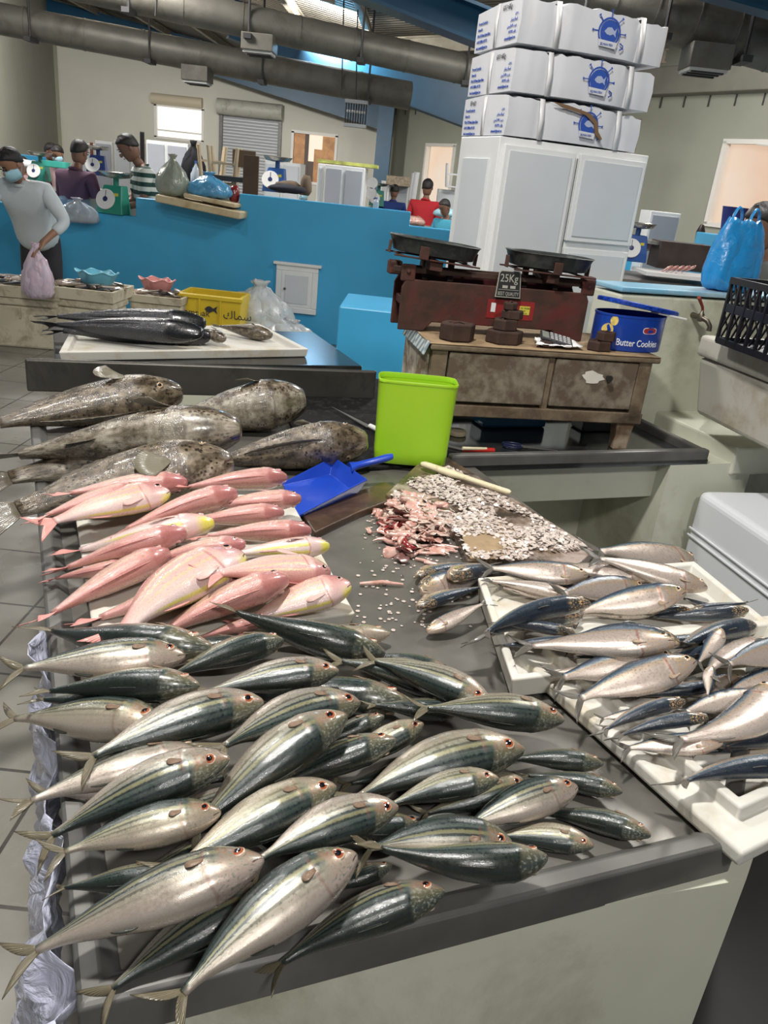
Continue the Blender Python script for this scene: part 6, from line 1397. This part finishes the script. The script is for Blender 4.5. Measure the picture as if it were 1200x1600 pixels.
# clear bags with ice over the wall by the scale
q_=aty(122,345,8.5); bagshape('plastic_bag','clear plastic bags hanging over the blue wall left of the green scale','bag',(q_.x,8.5,q_.z-.02),.44,.16,.24,plasticm('clear_blue_film',(.45,.52,.60),.75),23,handles=False)
q_=aty(110,322,9.0); bagshape('plastic_bag','blue and clear plastic bag lying on the wall in front of the purple shirt','bag',(q_.x,9.1,q_.z-.02),.50,.24,.16,plasticm('blue_clear_film',(.25,.38,.52),.85),24,handles=False)
q_=aty(150,332,9.0); bagshape('plastic_bag','beige cloth-like bag pressed against the back of the green scale','bag',(q_.x,9.15,q_.z-.02),.34,.24,.26,plasticm('beige_film',(.38,.37,.30),1),25,handles=False)
def dialscale(name,label,px,py,Y,s,col,rz=0,dial=True,pan=True):
    q_=aty(px,py,Y); t=thing(name,label,'scale',tuple(q_),rz); m=mat(name+'_paint_'+str(col[1]),col,.35)
    b=MB(); b.loft([[(-.15*s,-.10*s,0),(.15*s,-.10*s,0),(.15*s,.12*s,0),(-.15*s,.12*s,0)],[(-.14*s,-.09*s,.10*s),(.14*s,-.09*s,.10*s),(.14*s,.11*s,.10*s),(-.14*s,.11*s,.10*s)],[(-.09*s,-.04*s,.29*s),(.12*s,-.04*s,.29*s),(.12*s,.10*s,.29*s),(-.09*s,.10*s,.29*s)]]); b.build('scale_body',m,t,bevel=.01*s)
    DM=Matrix.Translation((-.05*s,-.075*s,.145*s))@Matrix.Rotation(R(72),4,'X')@Matrix.Rotation(0,4,'Y')
    b=MB(); b.lathe([(.001,0),(.105*s,0),(.11*s,.006),(.105*s,.014),(.001,.012)],28,M=DM); d=b.build('dial',whitep,t,smooth=40)
    b=MB(); b.lathe([(.001,.015),(.028*s,.015),(.001,.017)],16,M=DM); b.box((0,.045*s,.016),(.006*s,.09*s,.002),M=DM); b.build('pointer',mat('dial_blue',(.02,.03,.12),.4),d)
    b=MB(); b.tube([(.02*s,.03*s,.29*s),(.02*s,.03*s,.36*s)],.03*s,10); b.build('pan_post',m,t)
    b=MB(); b.lathe([(.05*s,.36*s),(.15*s,.375*s),(.19*s,.42*s),(.19*s,.425*s),(.14*s,.385*s),(.001,.37*s)],28,c=(.02*s,.03*s,0)); b.build('weighing_pan',mat('pan_steel',(.45,.44,.40),.25,.85),t,smooth=40)
    MB().box((.07*s,-.068*s,.20*s),(.045*s,.004,.03*s)).build('yellow_sticker',mat('sticker_yellow'),t); return t
dialscale('dial_scale','green dial scale with steel pan on the blue wall beside the striped polo',178,334,8.66,.95,(.02,.25,.18),R(-8))
dialscale('dial_scale','blue dial scale with round white face right of the brown board',429,300,11.0,1.0,(.02,.09,.30))
dialscale('dial_scale','green scale with turquoise tray at the far left stall',62,283,12.0,.9,(.03,.20,.16)); dialscale('dial_scale','small blue dial scale near the blue column',588,322,15,.9,(.03,.20,.35))
dialscale('dial_scale','dark blue scale with wide steel pans behind the striped polo man',152,274,10.6,.8,(.02,.05,.20),R(10))
o=MB().loft([sup(.17*k,.12*k,24,5,z_) for k,z_ in ((.85,0),(1,.08),(1.03,.08),(.95,.01))]).build('plastic_tub',mat('turquoise_plastic',(.08,.55,.45),.35)); q_=aty(88,262,11.8); o.location=q_; tag(o,'turquoise plastic tub on the far left green scale','tub')
# leaning boards, stools, odd things
def plank(label,px,py0,py1,w_,Y,m,lean=0,name='wooden_plank'):
    a=aty(px,py0,Y); c=aty(px-2,py1,Y); o=MB().box((0,0,(a.z-c.z)/2),(w_,.03,a.z-c.z)).build(name,m,bevel=.004); o.location=(c.x,Y,c.z); o.rotation_euler=(0,R(lean),0)
    if Y>10: o.scale.z=a.z/(a.z-c.z); o.location.z=0
    return tag(o,label,'plank')
plank('dark brown wooden board standing upright behind the blue wall',393,243,306,.17,9.3,mat('brown_plank',(.10,.055,.03),.7,var=.2)); plank('thin black upright post with bolts behind the striped polo man',225,206,262,.05,10.8,mat('black_iron',(.02,.017,.015),.5),name='iron_post')
plank('brown cardboard square behind the upside-down stool',383,235,262,.26,9.6,mat('dull_brown_card',(.16,.11,.07),.8)); plank('orange wooden edge against the far left cabinet',146,223,252,.05,15.1,mat('red_wood',(.20,.06,.03),.7))
def stool(label,px,py,Y,s,m,flip=True,rz=0):
    q_=aty(px,py,Y); t=thing('plastic_stool',label,'stool',tuple(q_),rz); k=-1 if flip else 1
    zf=lambda z_:(.42*s-z_ if flip else z_)
    MB().box((0,0,zf(.40*s)),(.30*s,.30*s,.03*s)).build('seat',m,t,bevel=.01)
    for x in (-1,1):
        for y in (-1,1): MB().tube([(x*.13*s,y*.13*s,zf(.39*s)),(x*.17*s,y*.17*s,zf(0))],[.028*s,.02*s],8).build('leg',m,t)
    b=MB()
    for x in (-1,1): b.box((x*.15*s,0,zf(.18*s)),(.015*s,.28*s,.025*s)); b.box((0,x*.15*s,zf(.18*s)),(.28*s,.015*s,.025*s))
    b.build('stretcher',m,t); return t
beige=mat('beige_plastic',(.52,.42,.28),.5); stool('upturned beige plastic stool behind the blue bag',350,290,9.6,.95,beige,rz=.1); stool('second upturned beige stool farther back to the left',330,284,10.8,1.0,beige,rz=.3)
stool('pale plastic chair upturned on the cabinet behind the man in red',708,294,13.9,.85,white_frame)
def jar(label,px,py,Y,r,h,m,name='plastic_bottle',cat='bottle'):
    q_=aty(px,py,Y); t=thing(name,label,cat,tuple(q_)); MB().lathe([(r*.9,0),(r,.01),(r,h*.6),(r*.4,h*.8),(r*.35,h*.88)],14).build('bottle_body',m,t,smooth=40); MB().lathe([(r*.42,h*.88),(r*.42,h),(.001,h)],12).build('cap',mat('cap_blue',(.05,.15,.45),.4),t); return t
clr=mat('clear_bottle',(.60,.68,.75),.15,alpha=.7)
jar('clear water bottle with blue label on the far stall behind the blue bag',306,284,10.6,.04,.24,clr); jar('second shorter bottle left of the black cloth on the far stall',302,286,10.7,.035,.18,clr); jar('small bottle by the right end of the blue wall',587,325,8.67,.03,.10,clr)
q_=aty(302,288,10.9); o=bagshape('black_cloth','black cloth bag hanging behind the water bottle','bag',(q_.x,10.9,1.38),.34,.12,.55,shirt('black_cloth',(.008,.008,.012)),31,handles=False)
q_=aty(450,300,9.6); b=MB(); b.ball((0,0,.06),(.16,.10,.06),10); b.ball((.2,0,.09),(.07,.07,.12),10); o=b.build('cloth_heap',mat('dull_brown_card'),smooth=180); cloud(o,.05,.1); o.location=q_; tag(o,'heap of brown rags on the blue wall below the dial scale','rags')
q_=aty(490,304,9.4); b=MB(); b.ball((0,0,.03),(.22,.10,.05),10); o=b.build('cloth_heap',shirt('dark_rag',(.02,.02,.03)),smooth=180); cloud(o,.05,.1); o.location=q_-Vector((.3,0,0)); tag(o,'dark rag on the blue wall in front of the sitting masked man','rags')
q_=aty(365,286,9.5); o=MB().box((0,0,.04),(.5,.3,.05)).build('steel_tray',mat('tray_dark',(.05,.05,.05),.4,.5)); o.location=q_; tag(o,'dark tray on the far stall left of the upright brown board','tray')
o=MB().ball((0,0,0),(.06,.05,.10),10).build('meat_piece',mat('guts_red'),smooth=180); o.location=aty(366,304,8.67); cloud(o,.03,.05); tag(o,'dark red lump of fish guts at the end of the pale board','fish guts')
for i,(px,py,Y_,l) in enumerate(((648,350,12.3,'heap of pink fish on the far counter left of the man in red'),(722,352,12.0,'white sheet heap on the far counter right of the man in red'),(700,338,12.4,'light cloth on the far counter by the man with the phone'),(45,262,12.6,'white bag heap in front of the far left masked person'))):
    b=MB(); b.ball((0,0,.04),(.22 if i else .16,.2,.07),12); o=b.build('fish_heap' if i==0 else 'plastic_heap',[gm[0],whitep,maskm,mat('tissue_paper')][i],smooth=180); cloud(o,.08,.12); o.location=aty(px,py,Y_); tag(o,l,'fish' if i==0 else 'bag')
q_=aty(658,300,14.5)
for i,(px,py,l) in enumerate(((645,312,'white upright tube behind the man in blue'),(640,313,'second thinner white tube behind the man in blue'))):
    a=aty(px,py,14); o=MB().tube([(0,0,0),(.02,0,.42)],.05 if i==0 else .03,10).build('pipe',whitep,smooth=50); o.location=a; tag(o,l,'pipe')
o=MB().box((0,0,.08),(.45,.4,.16)).build('paper_stack',mat('paper_stack',(.30,.24,.17),.8,var=.4,vs=20)); o.location=aty(622,290,16.2); tag(o,'brown paper heap on top of the cabinet by the blue column','papers')
o=MB().box((0,0,.02),(.75,.5,.04)).build('paper_stack',mat('magazine',(.45,.48,.12),.6,var=.5,vs=9)); o.location=aty(545,259,11.0)-Vector((0,0,.0)); tag(o,'yellow leaflets on top of the large grey cabinet','papers')
for i,(px,py,l) in enumerate(((582,286,'white paper roll by the blue column, upper one'),(580,302,'white paper roll by the blue column, lower one'))):
    a=aty(px,py,14.5); o=MB().lathe([(.03,-.12),(.09,-.12),(.09,.12),(.03,.12)],18,M=Matrix.Rotation(PI/2,4,'X')).build('paper_roll',whitep,smooth=40); o.location=a; tag(o,l,'roll')
# far right stall things
q_=aty(1045,421,7.5)
o=MB().box((.0,0,.12),(.50,.35,.24)).build('wooden_crate',mat('dark_crate',(.05,.035,.03),.7,var=.3)); o.location=aty(1058,420,8.0); tag(o,'dark wooden box on the far right stall counter','box')
o=MB().box((.0,0,.015),(.70,.5,.03)).build('foam_slab',whitep); o.location=aty(1058,432,7.45); tag(o,'white foam slab with brown fish on the far right stall counter','tray')
for i in range(5):
    f=simple_fish('bream',aty(1042+i*9,418,7.4)+Vector((.05,0,.02)),aty(1038+i*9,428,7.4)+Vector((-.06,.0,.0)),90,0,'brownish fish lying in a row on the far right foam slab','row of fish on the far right foam slab',1.3,name='brown_fish') if i<5 else None
dialscale('dial_scale','blue scale at the left end of the far right stall',986,408,7.8,.8,(.02,.08,.30))
o=MB().box((0,0,.015),(.55,.4,.03)).build('steel_tray',mat('pan_steel')); o.location=aty(1052,384,8.1); tag(o,'shallow tray on the dark box of the far right stall','tray')
b=MB(); b.ball((0,0,.05),(.25,.15,.05),12); o=b.build('plastic_bag',plasticm('violet_film',(.35,.25,.30),.95),smooth=180); cloud(o,.06,.08); o.location=aty(1015,392,8.3); tag(o,'purplish plastic bag beside the dark box of the far right stall','bag')
for px,py,c,l,cn in ((1140,362,(.03,.04,.20),'dark blue tub half hidden behind the blue carrier bag','navy2'),(1192,358,(.50,.05,.04),'red plastic jug behind the upper black crate','red2'),(1092,374,(.02,.01,.01),'small dark jar on the far right blue wall','dark2')):
    o=MB().lathe([(.09,0),(.12,.22),(.125,.23),(.10,.22)] if cn!='dark2' else [(.05,0),(.055,.1),(.03,.16),(.02,.18)],18).build('plastic_tub' if cn!='dark2' else 'jar',mat(cn+'_plastic',c,.35),smooth=40); o.location=aty(px,py,8.5 if cn!='dark2' else 10.9); tag(o,l,'tub' if cn!='dark2' else 'jar')
# ------------------------------------------------------------------ light
w=bpy.data.worlds.new('world'); sc.world=w; w.use_nodes=True; bg=w.node_tree.nodes['Background']; bg.inputs[0].default_value=(.80,.88,1,1); bg.inputs[1].default_value=.22
def area(name,loc,tgt,size,en,col=(1,1,1)):
    l=bpy.data.lights.new(name,'AREA'); l.energy=en; l.size=size; l.color=col
    o=bpy.data.objects.new(name,l); COL.objects.link(o); o.location=loc; o.rotation_euler=(Vector(tgt)-Vector(loc)).to_track_quat('-Z','Y').to_euler(); return o
area('unseen_light',(-.45,1.25,4.1),(0,1.3,.8),.24,125,(1,.97,.92))
area('unseen_light',(.9,-1.7,3.9),(.4,2.2,.7),.40,80,(1,.97,.93))  # unseen light added behind the viewer to brighten the front faces
area('unseen_light',(-2.2,3.0,4.3),(-1,3,.8),.4,60,(1,.97,.93))  # added fill light, left of the table
area('unseen_light',(2.5,5.0,4.1),(.6,4,.8),.8,100,(1,.97,.93))  # added fill light, over the stalls on the right
for x,y,z in ((-4,10.5,4.5),(1.2,9.5,4.0),(5,11,4.5),(-9,10,5.0)):
    area('unseen_light',(x,y,z),(x,y,0),.9,230,(1,.97,.93))  # unseen fill lights added above the hall
for x,y,z,e in ((-6,16,4.8,1300),(-1.8,15.6,4.15,800),(5,14,4.4,190)):
    area('unseen_light',(x,y,z),(x-1,31,2.0),.9,e,(1,.97,.92))  # unseen lights added and aimed at the far wall to brighten it
sc.view_settings.view_transform='Standard'; sc.view_settings.look='None'; sc.view_settings.exposure=0.03; sc.view_settings.gamma=1
sc.view_settings.use_curve_mapping=False
sc.render.film_transparent=False
